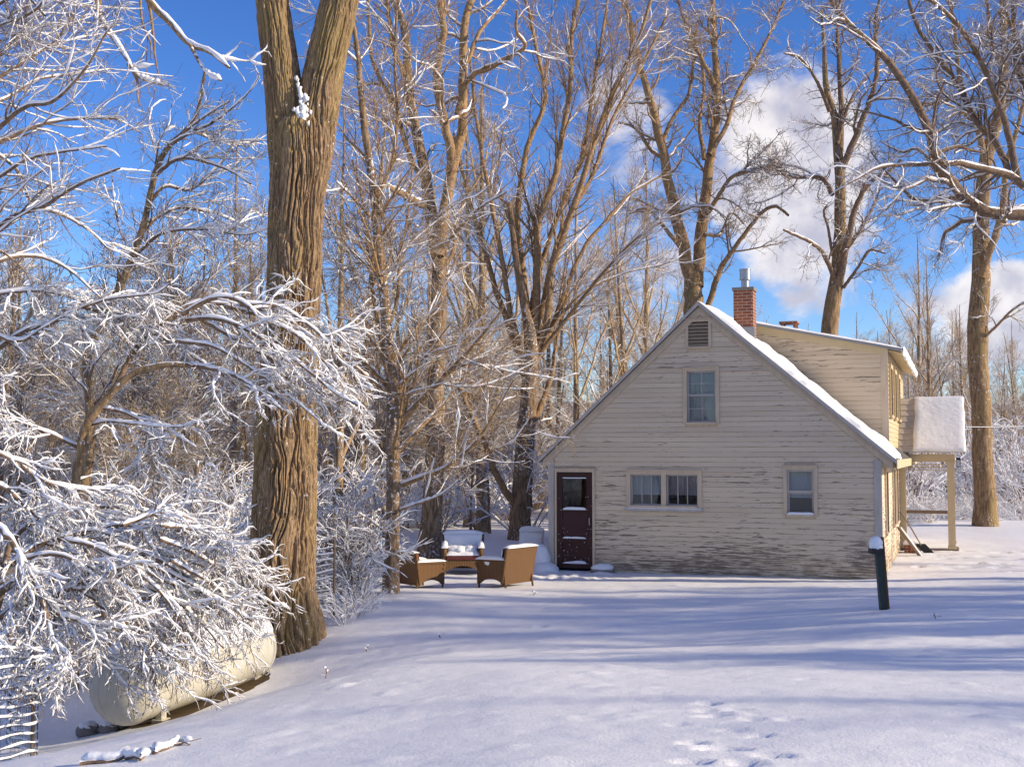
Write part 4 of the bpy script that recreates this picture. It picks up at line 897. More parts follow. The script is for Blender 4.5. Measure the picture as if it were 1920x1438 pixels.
tree('lawn_tree', 'tall straight tree standing alone on the snow to the right of the porch', 'tree', 38.0,
     ([(1848, 992, 42), (1846, 930, 38), (1842, 850, 36), (1838, 740, 36), (1833, 640, 38), (1840, 517, 35), (1840, 401, 30), (1848, 302, 27), (1868, 237, 24), (1879, 172, 20), (1883, 86, 16), (1880, 10, 12)], 42, 12, .5),
     [([(1842, 520), (1856, 470), (1870, 431), (1882, 380), (1887, 310), (1905, 250), (1930, 150)], 16, 6, -1), ([(1850, 310), (1830, 230), (1800, 150), (1790, 60), (1780, 0)], 13, 5, 1), ([(1872, 220), (1900, 180), (1940, 150)], 10, 4, -1), ([(1880, 130), (1860, 80), (1850, 0)], 9, 4, 1), ([(1838, 640), (1870, 610), (1900, 580), (1935, 560)], 6, 3, -1)],
     'locust', 71, ('bark', 'limb'), (.018, .011, .007), (.7, .4, .2), dmul=1.4, rmin=.004)
tree('overhanging_tree', 'dark tree whose long snow topped limbs reach in from the right edge', 'tree', 22.0,
     ([(2150, 1090, 60), (2140, 900, 52), (2110, 700, 48), (2060, 540, 44), (1990, 425, 38)], 60, 38),
     [([(1990, 425), (1940, 404), (1887, 402), (1848, 400), (1805, 371), (1784, 336), (1753, 310), (1745, 259), (1719, 194), (1676, 129), (1646, 95), (1611, 65), (1581, 34), (1555, 0)], 26, 8, -1.5), ([(1801, 371), (1762, 375), (1715, 373), (1667, 328), (1633, 285)], 10, 3, 1), ([(1980, 400), (1904, 336), (1866, 323), (1805, 308), (1758, 308), (1697, 310), (1646, 315), (1590, 345)], 17, 3, -1.5), ([(1912, 345), (1887, 237), (1866, 181), (1844, 129), (1818, 78), (1784, 34), (1745, 0)], 14, 7, -1), ([(1890, 320), (1866, 267), (1827, 224), (1797, 160), (1758, 108), (1723, 56), (1702, 0)], 13, 7, 1.2), ([(2060, 540), (2080, 380), (2050, 200), (2000, 60), (1980, -60)], 30, 14, 0), ([(1990, 420), (1960, 300), (1930, 200), (1905, 100), (1900, 0)], 18, 8, 1),
      ([(1880, 403), (1830, 392), (1790, 385), (1740, 395)], 8, 3, -1), ([(1753, 310), (1720, 280), (1690, 285), (1650, 265)], 7, 3, 1), ([(1745, 259), (1790, 230), (1830, 240)], 6, 3, 1), ([(2010, 300), (1950, 180), (1900, 60), (1880, 0)], 12, 6, 1)],
     'locust', 81, ('bark', 'limb_dark'), (.016, .010, .007), (.8, .4, .18), dmul=1.35, rmin=.0028)

# --- left side: snow laden trees
tree('leaning_tree', 'thin leaning tree with a sinuous dark trunk in the left thicket', 'tree', 23.0,
     ([(150, 960, 22), (165, 860, 20), (168, 760, 18), (160, 690, 16), (175, 640, 16), (215, 560, 15), (245, 490, 14), (270, 420, 13), (290, 330, 12), (315, 275, 11), (345, 250, 10), (370, 210, 8), (385, 130, 5)], 22, 5),
     [([(290, 330), (330, 300), (370, 300), (430, 320), (470, 345)], 8, 3, -1), ([(262, 440), (300, 405), (340, 390), (400, 400), (450, 420)], 8, 3, 1), ([(315, 275), (355, 250), (400, 230), (450, 190), (470, 170)], 7, 2, -1), ([(250, 480), (225, 430), (215, 380), (210, 330)], 6, 2, 1), ([(330, 262), (365, 250), (400, 262), (460, 275)], 6, 2, 1), ([(280, 380), (310, 350), (360, 355), (420, 300), (440, 260)], 7, 2, .6), ([(350, 245), (390, 215), (430, 190)], 5, 2, -.7), ([(245, 490), (300, 440), (380, 430), (460, 440), (520, 420)], 7, 2, -1.5), ([(300, 300), (280, 240), (285, 200)], 5, 2, 1)],
     'fan', 91, ('bark', 'limb_dark'), (.022, .012, .007), (1, .7, .4), extra_twigs_on_trunk=.4, dmul=.95)
tree('edge_tree', 'snowy tree at the left edge with a fan of long branches against blue sky', 'tree', 13.5,
     ([(-130, 1300, 42), (-120, 900, 36), (-110, 600, 32), (-95, 350, 26), (-90, 120, 18), (-80, -80, 12)], 42, 12),
     [([(-100, 300), (-40, 275), (40, 205), (100, 190), (160, 130), (200, 60)], 12, 3, -.8), ([(-100, 350), (-20, 280), (60, 240), (130, 225), (218, 222)], 12, 3, .5), ([(-105, 480), (-30, 445), (30, 405), (80, 388), (150, 345), (225, 316)], 13, 4, -.8), ([(-105, 470), (0, 430), (60, 392), (120, 405), (170, 435), (205, 470)], 11, 3, 1), ([(-95, 240), (0, 292), (38, 330), (55, 375), (85, 395)], 8, 4, .7), ([(-100, 250), (-20, 160), (40, 120), (110, 70), (150, 0)], 11, 3, 1), ([(-92, 120), (-20, 60), (50, 30), (80, 5), (100, -40)], 9, 3, -1),
      ([(-105, 400), (-20, 345), (50, 300), (120, 285), (200, 275)], 9, 3, -.5), ([(-105, 560), (-20, 500), (50, 480), (120, 500), (190, 560)], 10, 3, .6), ([(-95, 180), (-10, 110), (40, 60), (60, 0)], 9, 3, 1), ([(-95, 200), (0, 190), (70, 150), (140, 140), (210, 130)], 8, 2, 1), ([(-90, 60), (-20, 20), (40, -10), (85, 30)], 7, 5, -.6)],
     'fan', 101, ('bark', 'limb_dark'), (.013, .007, .005), (.9, .5, .2), dmul=1.1, rmin=.002)
tree('arching_tree', 'bent small tree arching right under heavy snow, twigs hanging before the great trunk', 'tree', 15.0,
     ([(232, 1270, 20), (180, 1080, 18), (143, 930, 16), (150, 850, 17), (160, 800, 17), (185, 765, 16), (215, 730, 15), (250, 700, 14), (300, 685, 13), (348, 685, 11)], 17, 11, -.3),
     [([(348, 685), (390, 690), (440, 705), (490, 735), (530, 770)], 10, 4, -.5), ([(215, 730), (250, 660), (300, 610), (360, 570), (420, 570), (480, 578), (540, 600)], 11, 4, .4), ([(-60, 690), (40, 625), (100, 600), (145, 575), (200, 590), (280, 620), (350, 660), (420, 705)], 11, 4, .3), ([(-60, 600), (30, 640), (90, 610), (145, 580), (210, 560), (290, 550), (320, 530)], 8, 3, -.4), ([(340, 590), (400, 560), (450, 565), (500, 600), (560, 630), (610, 680), (650, 730)], 10, 4, -.3), ([(420, 575), (490, 590), (560, 600), (620, 620), (655, 660)], 9, 4, .5), ([(380, 600), (450, 640), (520, 680), (580, 720), (640, 775)], 9, 4, .2),
      ([(330, 640), (400, 650), (470, 690), (540, 740), (600, 790)], 8, 3, -.5), ([(-60, 560), (60, 545), (140, 560), (230, 590), (330, 610)], 7, 3, 0), ([(350, 600), (420, 600), (500, 640), (560, 680), (620, 730), (670, 760)], 9, 4, -.7), ([(450, 570), (520, 575), (580, 610), (630, 660), (668, 715), (680, 770)], 8, 3, .1), ([(150, 840), (110, 820), (60, 800), (0, 770), (-50, 740)], 8, 3, -.5), ([(160, 800), (200, 790), (260, 795), (300, 800), (345, 800)], 6, 3, -.6), ([(190, 765), (240, 775), (270, 800), (285, 850), (300, 880)], 7, 3, .6)],
     'droop', 111, ('bark', 'limb_dark'), (.017, .0095, .0062), (1, .95, .75), dmul=1.1, bias=(.3, -.05, -.12), rmin=.0022)
# --- the snow bowed bush over the tank
BY = 12.6
tree('snowy_bush', 'large bush bowed down under thick snow, spreading over the propane tank', 'bush', BY,
     ([(-60, 1330, 30), (-40, 1240, 28), (-10, 1130, 26), (20, 1060, 24)], 30, 22),
     [([(-30, 1180), (60, 1110), (130, 1070), (210, 1050), (300, 1040), (380, 1060), (450, 1105)], 12, 4, .8), ([(20, 1060), (75, 1020), (150, 1000), (220, 985), (300, 985), (380, 1010), (440, 1040)], 13, 4, 1), ([(-20, 1120), (40, 1090), (80, 1115), (110, 1150), (160, 1165), (230, 1180)], 15, 5, -.6), ([(10, 1060), (20, 1020), (50, 985), (100, 960), (180, 950), (260, 955), (330, 985)], 13, 4, 1), ([(-30, 980), (10, 1000), (50, 1060), (75, 1110), (95, 1180), (115, 1240)], 16, 4, -.8), ([(95, 1120), (150, 1100), (200, 1115), (260, 1170), (300, 1240)], 12, 4, -.3), ([(150, 1100), (220, 1090), (300, 1110), (360, 1150), (420, 1215)], 10, 4, .2), ([(200, 1050), (280, 1060), (350, 1090), (420, 1130), (475, 1165)], 10, 4, .6),
      ([(60, 1130), (60, 1180), (85, 1230), (105, 1290)], 10, 4, -.7), ([(75, 1115), (30, 1150), (10, 1190), (5, 1230)], 8, 4, -.7), ([(-50, 900), (10, 915), (60, 960), (120, 1000), (180, 1020)], 10, 3, .4), ([(120, 1010), (190, 1030), (270, 1080), (330, 1150), (350, 1220)], 9, 4, -.2), ([(-40, 840), (20, 860), (80, 900), (140, 915), (220, 920), (290, 945)], 9, 3, .8), ([(230, 985), (310, 960), (380, 985), (430, 1020), (465, 1060)], 8, 3, 1.2), ([(30, 1050), (110, 1040), (190, 1075), (250, 1130), (290, 1200)], 9, 3, -.2), ([(-40, 1200), (20, 1230), (60, 1270), (80, 1320)], 8, 3, -.4), ([(140, 1100), (200, 1140), (250, 1190), (290, 1250)], 7, 3, .1), ([(100, 1130), (150, 1180), (190, 1225), (215, 1260)], 7, 3, -.2), ([(250, 1060), (330, 1100), (390, 1150), (430, 1200)], 7, 3, .8), ([(180, 1130), (240, 1170), (300, 1220), (340, 1275)], 7, 3, .3), ([(280, 1090), (330, 1130), (370, 1185), (395, 1240)], 7, 3, .6), ([(320, 1050), (390, 1090), (440, 1130), (475, 1180)], 7, 3, 1.1), ([(180, 1080), (250, 1120), (310, 1170), (345, 1210)], 7, 3, .4), ([(220, 1020), (300, 1050), (380, 1100), (440, 1140)], 7, 3, .9), ([(300, 1010), (370, 1040), (430, 1080), (470, 1115)], 7, 3, 1.2), ([(300, 985), (350, 990), (410, 1010), (445, 1060), (460, 1110)], 7, 3, .9)],
     'droop', 121, ('bark', 'limb_dark'), (.017, .0095, .0062), (1, .95, .75), dmul=1.2, bias=(.18, -.1, -.12), rmin=.0022)
tree('snowy_bush', 'low snow caked bush between the big trunk and the yard tree', 'bush', 20.6,
     ([(655, 1170, 8), (655, 1130, 7), (658, 1090, 6)], 8, 6),
     [([(640, 1165), (625, 1100), (600, 1050), (590, 1010)], 5, 2, .3), ([(655, 1165), (660, 1090), (650, 1020), (655, 960)], 5, 2, -.3), ([(662, 1165), (668, 1100), (680, 1050), (682, 1000)], 5, 2, .4), ([(640, 1165), (610, 1120), (590, 1100)], 4, 2, -.5), ([(655, 1165), (676, 1125), (686, 1100)], 4, 2, -.4), ([(660, 1165), (640, 1060), (630, 980)], 5, 2, .6), ([(650, 1170), (655, 1080), (668, 980)], 5, 2, 0), ([(645, 1168), (620, 1090), (615, 1020)], 4, 2, .3)],
     'fan', 131, ('bark_speck', 'limb_dark'), (.02, .014, .011), (1, 1, .85), dmul=1.3, rmin=.003)

# ------------------------------------------------------------------ trees of the woods: a few kinds, copied
def proto_tree(seed, H, lean, mats, nl=7, habit='maple', dm=1.0, snow_th=None, spread=.5, fork=False, r0=None):
    g = Gen(seed); r0 = r0 or H * .0115; K = 16
    t = np.linspace(0, 1, K)[:, None]; tp = np.hstack([lean * t ** 1.5 * H * .1 + np.cumsum(g.r.normal(0, .012 * H / 12, (K, 1)), 0), np.cumsum(g.r.normal(0, .012 * H / 12, (K, 1)), 0), t * H * .92 - .15])
    tr = r0 * (1 - t[:, 0] * .9); tr[0] *= 1.25
    trunk = tubes(tp[None], tr[None], 9)
    P0, R0 = tp[None], tr[None]
    # leaders
    n = nl; ts = np.linspace(.2, .82, n) + g.r.uniform(-.04, .04, n); i = (ts * (K - 1)).astype(int); a = g.r.uniform(0, 2 * PI) + np.arange(n) * 2.4
    d = np.stack([np.cos(a) * spread, np.sin(a) * spread, np.ones(n)], -1)
    LP, LR = g.grow(tp[i], d, H * .46 * (1.12 - ts) * g.r.uniform(.75, 1.15, n), tr[i] * .55, 12, .1, .35, .25, .006)
    l = LV[habit]; rm = .004
    Ps = [np.concatenate([P0[:, ::1][:, np.linspace(0, K - 1, 12).astype(int)], LP])]; Rs = [np.concatenate([R0[:, np.linspace(0, K - 1, 12).astype(int)], LR])]
    P1, R1 = g.spawn(Ps[0], Rs[0], l[0][0] * dm, .2, (.9, 2.4), l[0][3], 6, .12, .25, .4, .03, rm * 1.8)
    P2, R2 = g.spawn(P1, R1, l[1][0] * dm * 1.3, .1, (.5, 1.4), l[1][3], 5, .15, .15, .5, .015, rm * 1.3)
    p, r = g.spawn(LP, LR, l[1][0] * dm, .15, (.5, 1.3), l[1][3], 5, .15, .15, .5, .015, rm * 1.3); P2 = np.concatenate([P2, p]); R2 = np.concatenate([R2, r])
    P3, R3 = g.spawn(P2, R2, l[2][0] * dm, .1, (.25, .75), l[2][3], 4, .15, .1, .55, .01, rm)
    p, r = g.spawn(P1, R1, l[2][0] * dm * .4, .1, (.25, .75), l[2][3], 4, .15, .1, .55, .01, rm); P3 = np.concatenate([P3, p]); R3 = np.concatenate([R3, r])
    P4, R4 = g.spawn(P3, R3, l[3][0] * dm, .1, (.15, .4), l[3][3], 3, .2, .1, .6, .01, rm * .8)
    tm = mesh_from('trunk', *trunk, M[mats[0]])
    cm = mesh_from('crown', *join([tubes(LP, LR, 6), tubes(P1, R1, 4), tubes(P2, R2, 3), tubes(P3, R3, 3), tubes(P4, R4, 3)]), M[mats[1]])
    smesh = None
    if snow_th:
        b = [g.snow(LP, LR, snow_th, 5, 1, .5, None, .3), g.snow(P1, R1, snow_th * .8, 4, 1), g.snow(P2, R2, snow_th * .6, 3, .6), g.snow(P3, R3, snow_th * .5, 3, .6, .5, 3)]
        smesh = mesh_from('branch_snow', *join([q for q in b if len(q[0])]), M['twig_snow'])
    return tm, cm, smesh
def proto_shrub(seed, H, n, mats, snow_th=.014, dm=1.0, arch=-.4):
    g = Gen(seed); a = g.r.uniform(0, 2 * PI, n); sp = g.r.uniform(.15, .75, n)
    d = np.stack([np.cos(a) * sp, np.sin(a) * sp, np.ones(n)], -1); pos = np.stack([np.cos(a) * .2 * g.r.random(n), np.sin(a) * .2 * g.r.random(n), -.1 * np.ones(n)], -1)
    LP, LR = g.grow(pos, d, H * g.r.uniform(.6, 1.15, n), np.full(n, .014 * H / 2.5), 9, .1, arch, .3, .004)
    P1, R1 = g.spawn(LP, LR, 3.2 * dm, .2, (.4, 1.1), .6, 6, .15, -.1, .5, .01, .004)
    P2, R2 = g.spawn(P1, R1, 5.5 * dm, .1, (.2, .55), .7, 4, .18, -.05, .6, .01, .003)
    P3, R3 = g.spawn(P2, R2, 5 * dm, .2, (.1, .25), .7, 3, .2, 0, .6, .01, .0025)
    cm = mesh_from('stems', *join([tubes(LP, LR, 5), tubes(P1, R1, 4), tubes(P2, R2, 3), tubes(P3, R3, 3)]), M[mats])
    b = [g.snow(LP, LR, snow_th * 1.2, 5, 1, .5, None, .35), g.snow(P1, R1, snow_th, 4, 1, .5), g.snow(P2, R2, snow_th * .8, 4, 1, .5), g.snow(P3, R3, snow_th * .7, 3, .8, .5, 3)]
    return None, cm, mesh_from('branch_snow', *join([q for q in b if len(q[0])]), M['twig_snow'])
def place(protos, name, label, cat, group, x, y, s, rz, sz=None):
    tm, cm, sm = protos; root = empty(name, (x, y, gz(x, y) - .03), rz, label, cat, group); root.scale = (s, s, sz or s)
    if tm: link('trunk', tm, root)
    link('crown' if tm else 'stems', cm, root)
    if sm: link('branch_snow', sm, root)
    return root
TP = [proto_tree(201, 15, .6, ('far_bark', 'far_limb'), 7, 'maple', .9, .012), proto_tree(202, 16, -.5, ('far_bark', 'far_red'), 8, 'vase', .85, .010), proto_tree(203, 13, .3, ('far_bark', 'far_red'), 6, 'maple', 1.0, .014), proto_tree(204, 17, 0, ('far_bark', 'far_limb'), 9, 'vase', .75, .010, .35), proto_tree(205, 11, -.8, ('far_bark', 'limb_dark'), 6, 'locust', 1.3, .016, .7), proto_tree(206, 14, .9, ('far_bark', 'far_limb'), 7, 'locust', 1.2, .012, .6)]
SAP = [proto_tree(211, 7, .8, ('far_bark', 'far_limb'), 6, 'maple', 1.3, .014, .5, False, .05), proto_tree(212, 8, -.6, ('far_bark', 'limb_dark'), 7, 'fan', .9, .014, .6, False, .06)]
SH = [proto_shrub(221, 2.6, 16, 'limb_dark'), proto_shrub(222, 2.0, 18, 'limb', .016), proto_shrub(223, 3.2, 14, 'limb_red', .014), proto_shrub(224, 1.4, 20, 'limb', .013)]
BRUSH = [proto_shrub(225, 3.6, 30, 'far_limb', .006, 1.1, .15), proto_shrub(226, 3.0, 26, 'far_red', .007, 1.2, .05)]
rw = np.random.default_rng(77)
def wood_x(px, Y): return (px - 960) / F * Y
# the left wood, near: individual trees
near = [(40, 28, 0, .62), (105, 33, 2, .7), (318, 29, 4, .72), (372, 29, 1, .55), (440, 33, 3, .72), (300, 38, 1, .7), (632, 30, 2, .95), (672, 36, 0, 1.05), (905, 36, 3, .95), (880, 40, 1, 1.0), (1080, 44, 0, .9), (1150, 50, 2, .95), (230, 42, 5, .72), (560, 38, 5, 1.0), (760, 40, 4, 1.05), (20, 42, 3, .7), (490, 44, 2, .9), (-60, 32, 5, .6), (1020, 52, 4, 1.1)]
for k, (px, Y, i, s) in enumerate(near):
    place(TP[i], 'woodland_tree', 'bare snow dusted tree in the wood left of the house, beyond the thicket', 'tree', 'bare trees of the left wood', wood_x(px, Y), Y, s, rw.random() * 6.28)
# further back on the left
for k in range(46):
    Y = rw.uniform(46, 85); px = rw.uniform(-120, 1230); i = int(rw.integers(0, 6))
    place(TP[i], 'woodland_tree', 'bare brown tree far back in the wood left of the house', 'tree', 'distant bare trees of the left wood', wood_x(px, Y), Y, rw.uniform(.75, 1.05) * (.72 if px < 470 else 1), rw.random() * 6.28)
for k in range(26):
    Y = rw.uniform(24, 50); px = rw.uniform(-60, 1000); i = int(rw.integers(0, 2))
    if 690 < px < 1000 and Y < 33: Y += 10
    place(SAP[i], 'sapling', 'thin snow dusted sapling in the left thicket', 'tree', 'saplings of the left thicket', wood_x(px, Y), Y, rw.uniform(.7, 1.2), rw.random() * 6.28)
# beyond the house: lower trees along the skyline
for px, Y, i, s in ((1450, 66, 2, .8), (1500, 72, 0, .72), (1610, 64, 3, .62), (1660, 70, 1, .72), (1725, 58, 3, .82), (1745, 56, 1, .78), (1790, 66, 0, .72), (1880, 62, 2, .62), (1915, 58, 5, .62), (1400, 70, 1, .75), (1560, 76, 4, .85), (1700, 80, 2, .75), (1830, 76, 4, .8), (1960, 66, 0, .7), (1260, 62, 2, .75), (1330, 68, 0, .75), (1640, 56, 5, .62), (1690, 60, 0, .68), (1710, 54, 2, .6), (1760, 60, 5, .72), (1775, 54, 4, .75), (1805, 58, 3, .6), (1815, 63, 1, .66), (1870, 56, 4, .6), (1900, 66, 3, .6), (1930, 54, 2, .6), (1735, 64, 4, .85), (1590, 58, 4, .7)):
    place(TP[i], 'woodland_tree', 'frosted grey tree on the skyline beyond the house', 'tree', 'frosted trees beyond the house', wood_x(px, Y), Y, s, rw.random() * 6.28)
for k in range(38):
    Y = rw.uniform(70, 110); px = rw.uniform(1150, 2450); i = int(rw.integers(0, 6))
    place(TP[i], 'woodland_tree', 'hazy distant tree low on the skyline beyond the house', 'tree', 'distant trees beyond the house', wood_x(px, Y), Y, rw.uniform(.6, .85), rw.random() * 6.28)
# snowy undergrowth
for k in range(54):
    Y = rw.uniform(19, 44); px = rw.uniform(-80, 1000); i = int(rw.integers(0, 4))
    if px > 560 and Y < 22 + (px - 560) * .035: Y += 12
    if 740 < px < 1010 and Y < 30: Y = rw.uniform(30, 46)
    place(SH[i], 'snowy_shrub', 'snow laden shrub in the undergrowth of the left thicket', 'shrub', 'shrubs of the left thicket', wood_x(px, Y), Y, rw.uniform(.7, 1.25), rw.random() * 6.28)
for px, Y, i, s in ((648, 18.6, 3, .42), (672, 19.0, 3, .5), (695, 19.2, 3, .28), (610, 21.5, 1, .75), (640, 21, 0, .8), (672, 22, 1, .8), (560, 21.5, 0, .9), (680, 20.6, 3, .45), (450, 19.5, 1, .9), (400, 20, 0, 1.0), (330, 19, 2, 1.0), (250, 18.5, 0, 1.0), (150, 17.5, 1, 1.0), (60, 17, 2, 1.0), (100, 20, 0, 1.1), (10, 19, 1, 1.1), (300, 21, 2, 1.1), (200, 22, 1, 1.1), (430, 23, 2, 1.1)):
    place(SH[i], 'snowy_shrub', 'low snow caked shrub close behind the wire fence', 'shrub', 'shrubs behind the wire fence', wood_x(px, Y), Y, s, rw.random() * 6.28)
for k in range(62):
    Y = rw.uniform(42, 66); px = rw.uniform(1600, 2350); i = int(rw.integers(0, 3))
    place(SH[i], 'snowy_shrub', 'snowy shrub in the thicket beyond the porch', 'shrub', 'shrubs beyond the porch', wood_x(px, Y), Y, rw.uniform(.9, 1.7), rw.random() * 6.28)
for k in range(14):
    Y = rw.uniform(39.5, 42); px = 1690 + k * 19 + rw.uniform(-6, 6)
    place(SH[3], 'snowy_shrub', 'low bluish frosted bush along the edge of the snow beyond the porch', 'shrub', 'low bushes along the snow beyond the porch', wood_x(px, Y), Y, rw.uniform(.6, .9), rw.random() * 6.28)
for k in range(70):
    Y = rw.uniform(40, 62); px = rw.uniform(-60, 1270); i = int(rw.integers(0, 2))
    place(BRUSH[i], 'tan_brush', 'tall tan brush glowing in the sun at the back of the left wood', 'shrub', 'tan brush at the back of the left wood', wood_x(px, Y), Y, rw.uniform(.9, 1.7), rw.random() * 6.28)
# trees beside the yard, to the right of the view: they throw the long shadows over the snow
for k, (x, y, i, s) in enumerate(((40, 0.5, 3, 1.2), (48, -3, 0, 1.25), (33, -2.5, 5, 1.0), (46, 3.5, 5, 1.2), (60, 3, 4, 1.5), (44, 19, 0, 1.2), (50, 14, 2, 1.3), (40, 13.2, 1, 1.1), (55, 9, 3, 1.1),
        (17, 15.6, 4, 1.05), (20, 14.0, 4, 1.15), (23, 12.6, 5, .95), (18.5, 12.8, 2, .8), (21.5, 15.4, 2, .95), (25, 14.2, 4, 1.3), (15, 13.4, 4, .8), (27, 12.0, 0, 1.0), (24, 10.6, 4, 1.1),
        (16.5, 9.6, 4, .72), (19.5, 8.6, 4, .85), (22, 7.6, 5, .72), (13.5, 10.6, 2, .5), (25.5, 6.6, 4, .85), (14.8, 16.8, 5, .6), (12.4, 13.0, 4, .5), (29, 15.5, 0, .9), (20, 17.2, 4, .8), (30, 2.2, 4, 1.0))):
    place(TP[i], 'roadside_tree', 'bare tree beside the yard, right of the view', 'tree', 'trees right of the yard', x, y, s, k * 1.9)
# far hill with its woods
mb = MB()
def hill(x0, x1, y0, y1, h, seed):
    xs = np.linspace(x0, x1, 90); ys = np.linspace(y0, y1, 14); X, Y = np.meshgrid(xs, ys, indexing='ij')
    e = np.clip((Y - y0) / (y1 - y0), 0, 1); Z = -1 + (h + 3) * np.sin(e * PI / 2) * (.55 + .7 * fbm(X * .009 + seed, Y * .003, seed, 4)); return X, Y, Z
m_, n_ = newmat('wooded_hillside'); oo = n_.coord()
n_.out(n_.mix(n_.sstep(n_.noise(n_.scale(oo, (1, 1, .35)), .5, 5, .7), .4, .62), (.22, .16, .10), (.50, .40, .29)), .95, n_.bump(n_.noise(oo, .6, 4), 1.0, 2.0))
M['hill'] = m_
tag(link('hill', grid_mesh('hill', *hill(-420, 500, 190, 330, 13, 3), M['hill'])), 'low wooded hill on the horizon', kind='structure')
g = Gen(301); b1, b2 = [], []
nf = 260; fx = g.r.uniform(-110, 130, nf); fy = g.r.uniform(95, 185, nf); fz = groundz(fx, fy); fh = g.r.uniform(6, 10, nf)
TPs, TRs = g.grow(np.stack([fx, fy, fz], -1), np.tile([0, 0, 1.0], (nf, 1)), fh, fh * .014, 7, .06, .1, .2, .02)
P1, R1 = g.spawn(TPs, TRs, 3.0, .15, (1.2, 3), .7, 4, .15, .3, .5, .05, .018); P2, R2 = g.spawn(P1, R1, 3.0, .1, (.5, 1.3), .7, 3, .2, .1, .6, .03, .012)
o = link('far_woods', mesh_from('far_woods', *join([tubes(TPs, TRs, 5), tubes(P1, R1, 3), tubes(P2, R2, 3)]), M['far_snowy'])); tag(o, 'band of far bare woods under the skyline', kind='stuff')
# ------------------------------------------------------------------ things in the yard
from mathutils import Matrix
# propane tank
a0 = at(212, 1292, 13.95); a1 = at(476, 1208, 16.95)
ax = a1 - a0; Lt = float(np.linalg.norm(ax)); rz = math.atan2(ax[1], ax[0]); pit = math.asin(ax[2] / Lt); RT = .46
mid = (a0 + a1) / 2
tank = empty('propane_tank', (mid[0], mid[1], gz(mid[0], mid[1])), rz, 'long cream propane tank lying on short legs under the snowy bush', 'tank')
tz = mid[2] - tank.location[2]
def tk(x, a, r): return (x, r * math.cos(a), tz + r * math.sin(a) + x * math.tan(pit))
half = Lt / 2 + .08
prof = [(-half - .25 * 0 + .34 * (1 - math.sin(t)), RT * math.cos(PI / 2 - t) if False else RT * math.sin(max(t, .001))) for t in np.linspace(0, PI / 2, 10)]
prof = [(-half + .32 * (1 - math.cos(0)) - .0 - .32 * math.cos(t) + .32, RT * math.sin(max(t, .002))) for t in np.linspace(0, PI / 2, 11)]
prof += [(x, RT) for x in np.linspace(-half + .34, half - .34, 12)]
prof += [(half - .32 + .32 * math.cos(t), RT * math.sin(max(t, .002))) for t in np.linspace(PI / 2, 0, 11)]
mb = MB(); G = np.array([[tk(x, a, r) for a in np.linspace(0, 2 * PI, 41)] for x, r in prof]); mb.grid(G)
mb.build('tank_shell', M['tank'], tank, smooth='all')
for x in (-half + .33, 0, half - .33):      # weld seams
    mb = MB(); mb.tube([tk(x, a, RT + .001) for a in np.linspace(0, 2 * PI, 41)], .006, 6, False); mb.build('weld_seam', M['tank'], tank, smooth='all')
for x in (-half + .62, half - .55):
    for sy in (-1, 1):
        mb = MB(); zt = tz - RT * .78 + x * math.tan(pit); zg = gz(*(np.array(tank.location[:2]) + np.array([x * math.cos(rz) - sy * .28 * math.sin(rz), x * math.sin(rz) + sy * .28 * math.cos(rz)]))) - tank.location[2] - .1
        mb.box(x - .05, x + .05, sy * .28 - .04, sy * .28 + .04, zg, zt + .06); mb.box(x - .09, x + .09, sy * .28 - .07, sy * .28 + .07, zg, zg + .14); mb.build('leg', M['tank'], tank)
mb = MB(); mb.tube([tk(.1, PI / 2, RT - .02), tk(.1, PI / 2, RT + .12)], .17, 18); mb.lump(tk(.1, PI / 2, RT + .12), .17, .17, .07, 18, 8, 1, 0); mb.build('valve_dome', M['tank'], tank, smooth=True)
mb = MB(); q = [(x, a, RT) for x in (0,) for a in (0,)]
S_ = np.linspace(-half + .1, half - .1, 60); A_ = np.linspace(PI * .16, PI * .84, 22); nzs = fbm(S_[:, None] * 3, A_[None] * 3, 4, 4)
edge = np.clip(1 - np.abs((A_ - PI / 2) / (PI * .34)) ** 4, 0, 1) ** .5; re = np.array([np.interp(x, [p[0] for p in prof], [p[1] for p in prof]) for x in S_])
G = np.array([[tk(x, a, re[i] + (.055 * (.5 + nzs[i, j]) * edge[j] * (1 if 1 < i < 58 else 0)) - .003) for j, a in enumerate(A_)] for i, x in enumerate(S_)]); mb.grid(G)
mb.build('tank_snow', M['snow'], tank, smooth='all')
# bare earth and leaves in the hollow below it
n_ = 40; S_ = np.linspace(-half + .2, half - .1, n_); D_ = np.linspace(-.42, .62, 20)
ca, sa = math.cos(rz), math.sin(rz); X = mid[0] + S_[:, None] * ca + D_[None] * sa; Y = mid[1] + S_[:, None] * sa - D_[None] * ca
ed = np.clip(1 - np.abs(2 * (np.arange(n_) / (n_ - 1)) - 1) ** 4, 0, 1)[:, None] * np.clip(1 - np.abs(2 * (np.arange(20) / 19) - 1) ** 3, 0, 1)[None]
Z = groundz(X, Y) + .035 * (ed + .5 * (fbm(X * 4, Y * 4, 7) - .5)) - .012
tag(link('bare_ground', grid_mesh('bare_ground', X, Y, Z, M['earth'])), 'strip of bare leaf littered earth under the tank', kind='structure')
# stones along the hollow
rs_ = np.random.default_rng(5)
for k, (px, py, r) in enumerate(((298, 1350, .085), (165, 1378, .14), (205, 1372, .10))):
    p = hit(px, py); st = empty('stone', p, rs_.random() * 6, ['small round stone capped with snow below the tank', 'broad snow dusted stone at the near end of the tank', 'middle sized brown stone beside the broad one'][k], 'stone')
    mb = MB(); mb.lump((0, 0, r * .3), r * 1.25, r, r * .75, 14, 9, k, .13); mb.build('stone_body', M['concrete'], st, smooth='all')
    mb = MB(); mb.lump((0, 0, r * .75), r * .95, r * .78, r * .42, 14, 8, k + 9, .1); mb.build('snow_cap', M['snow'], st, smooth='all')
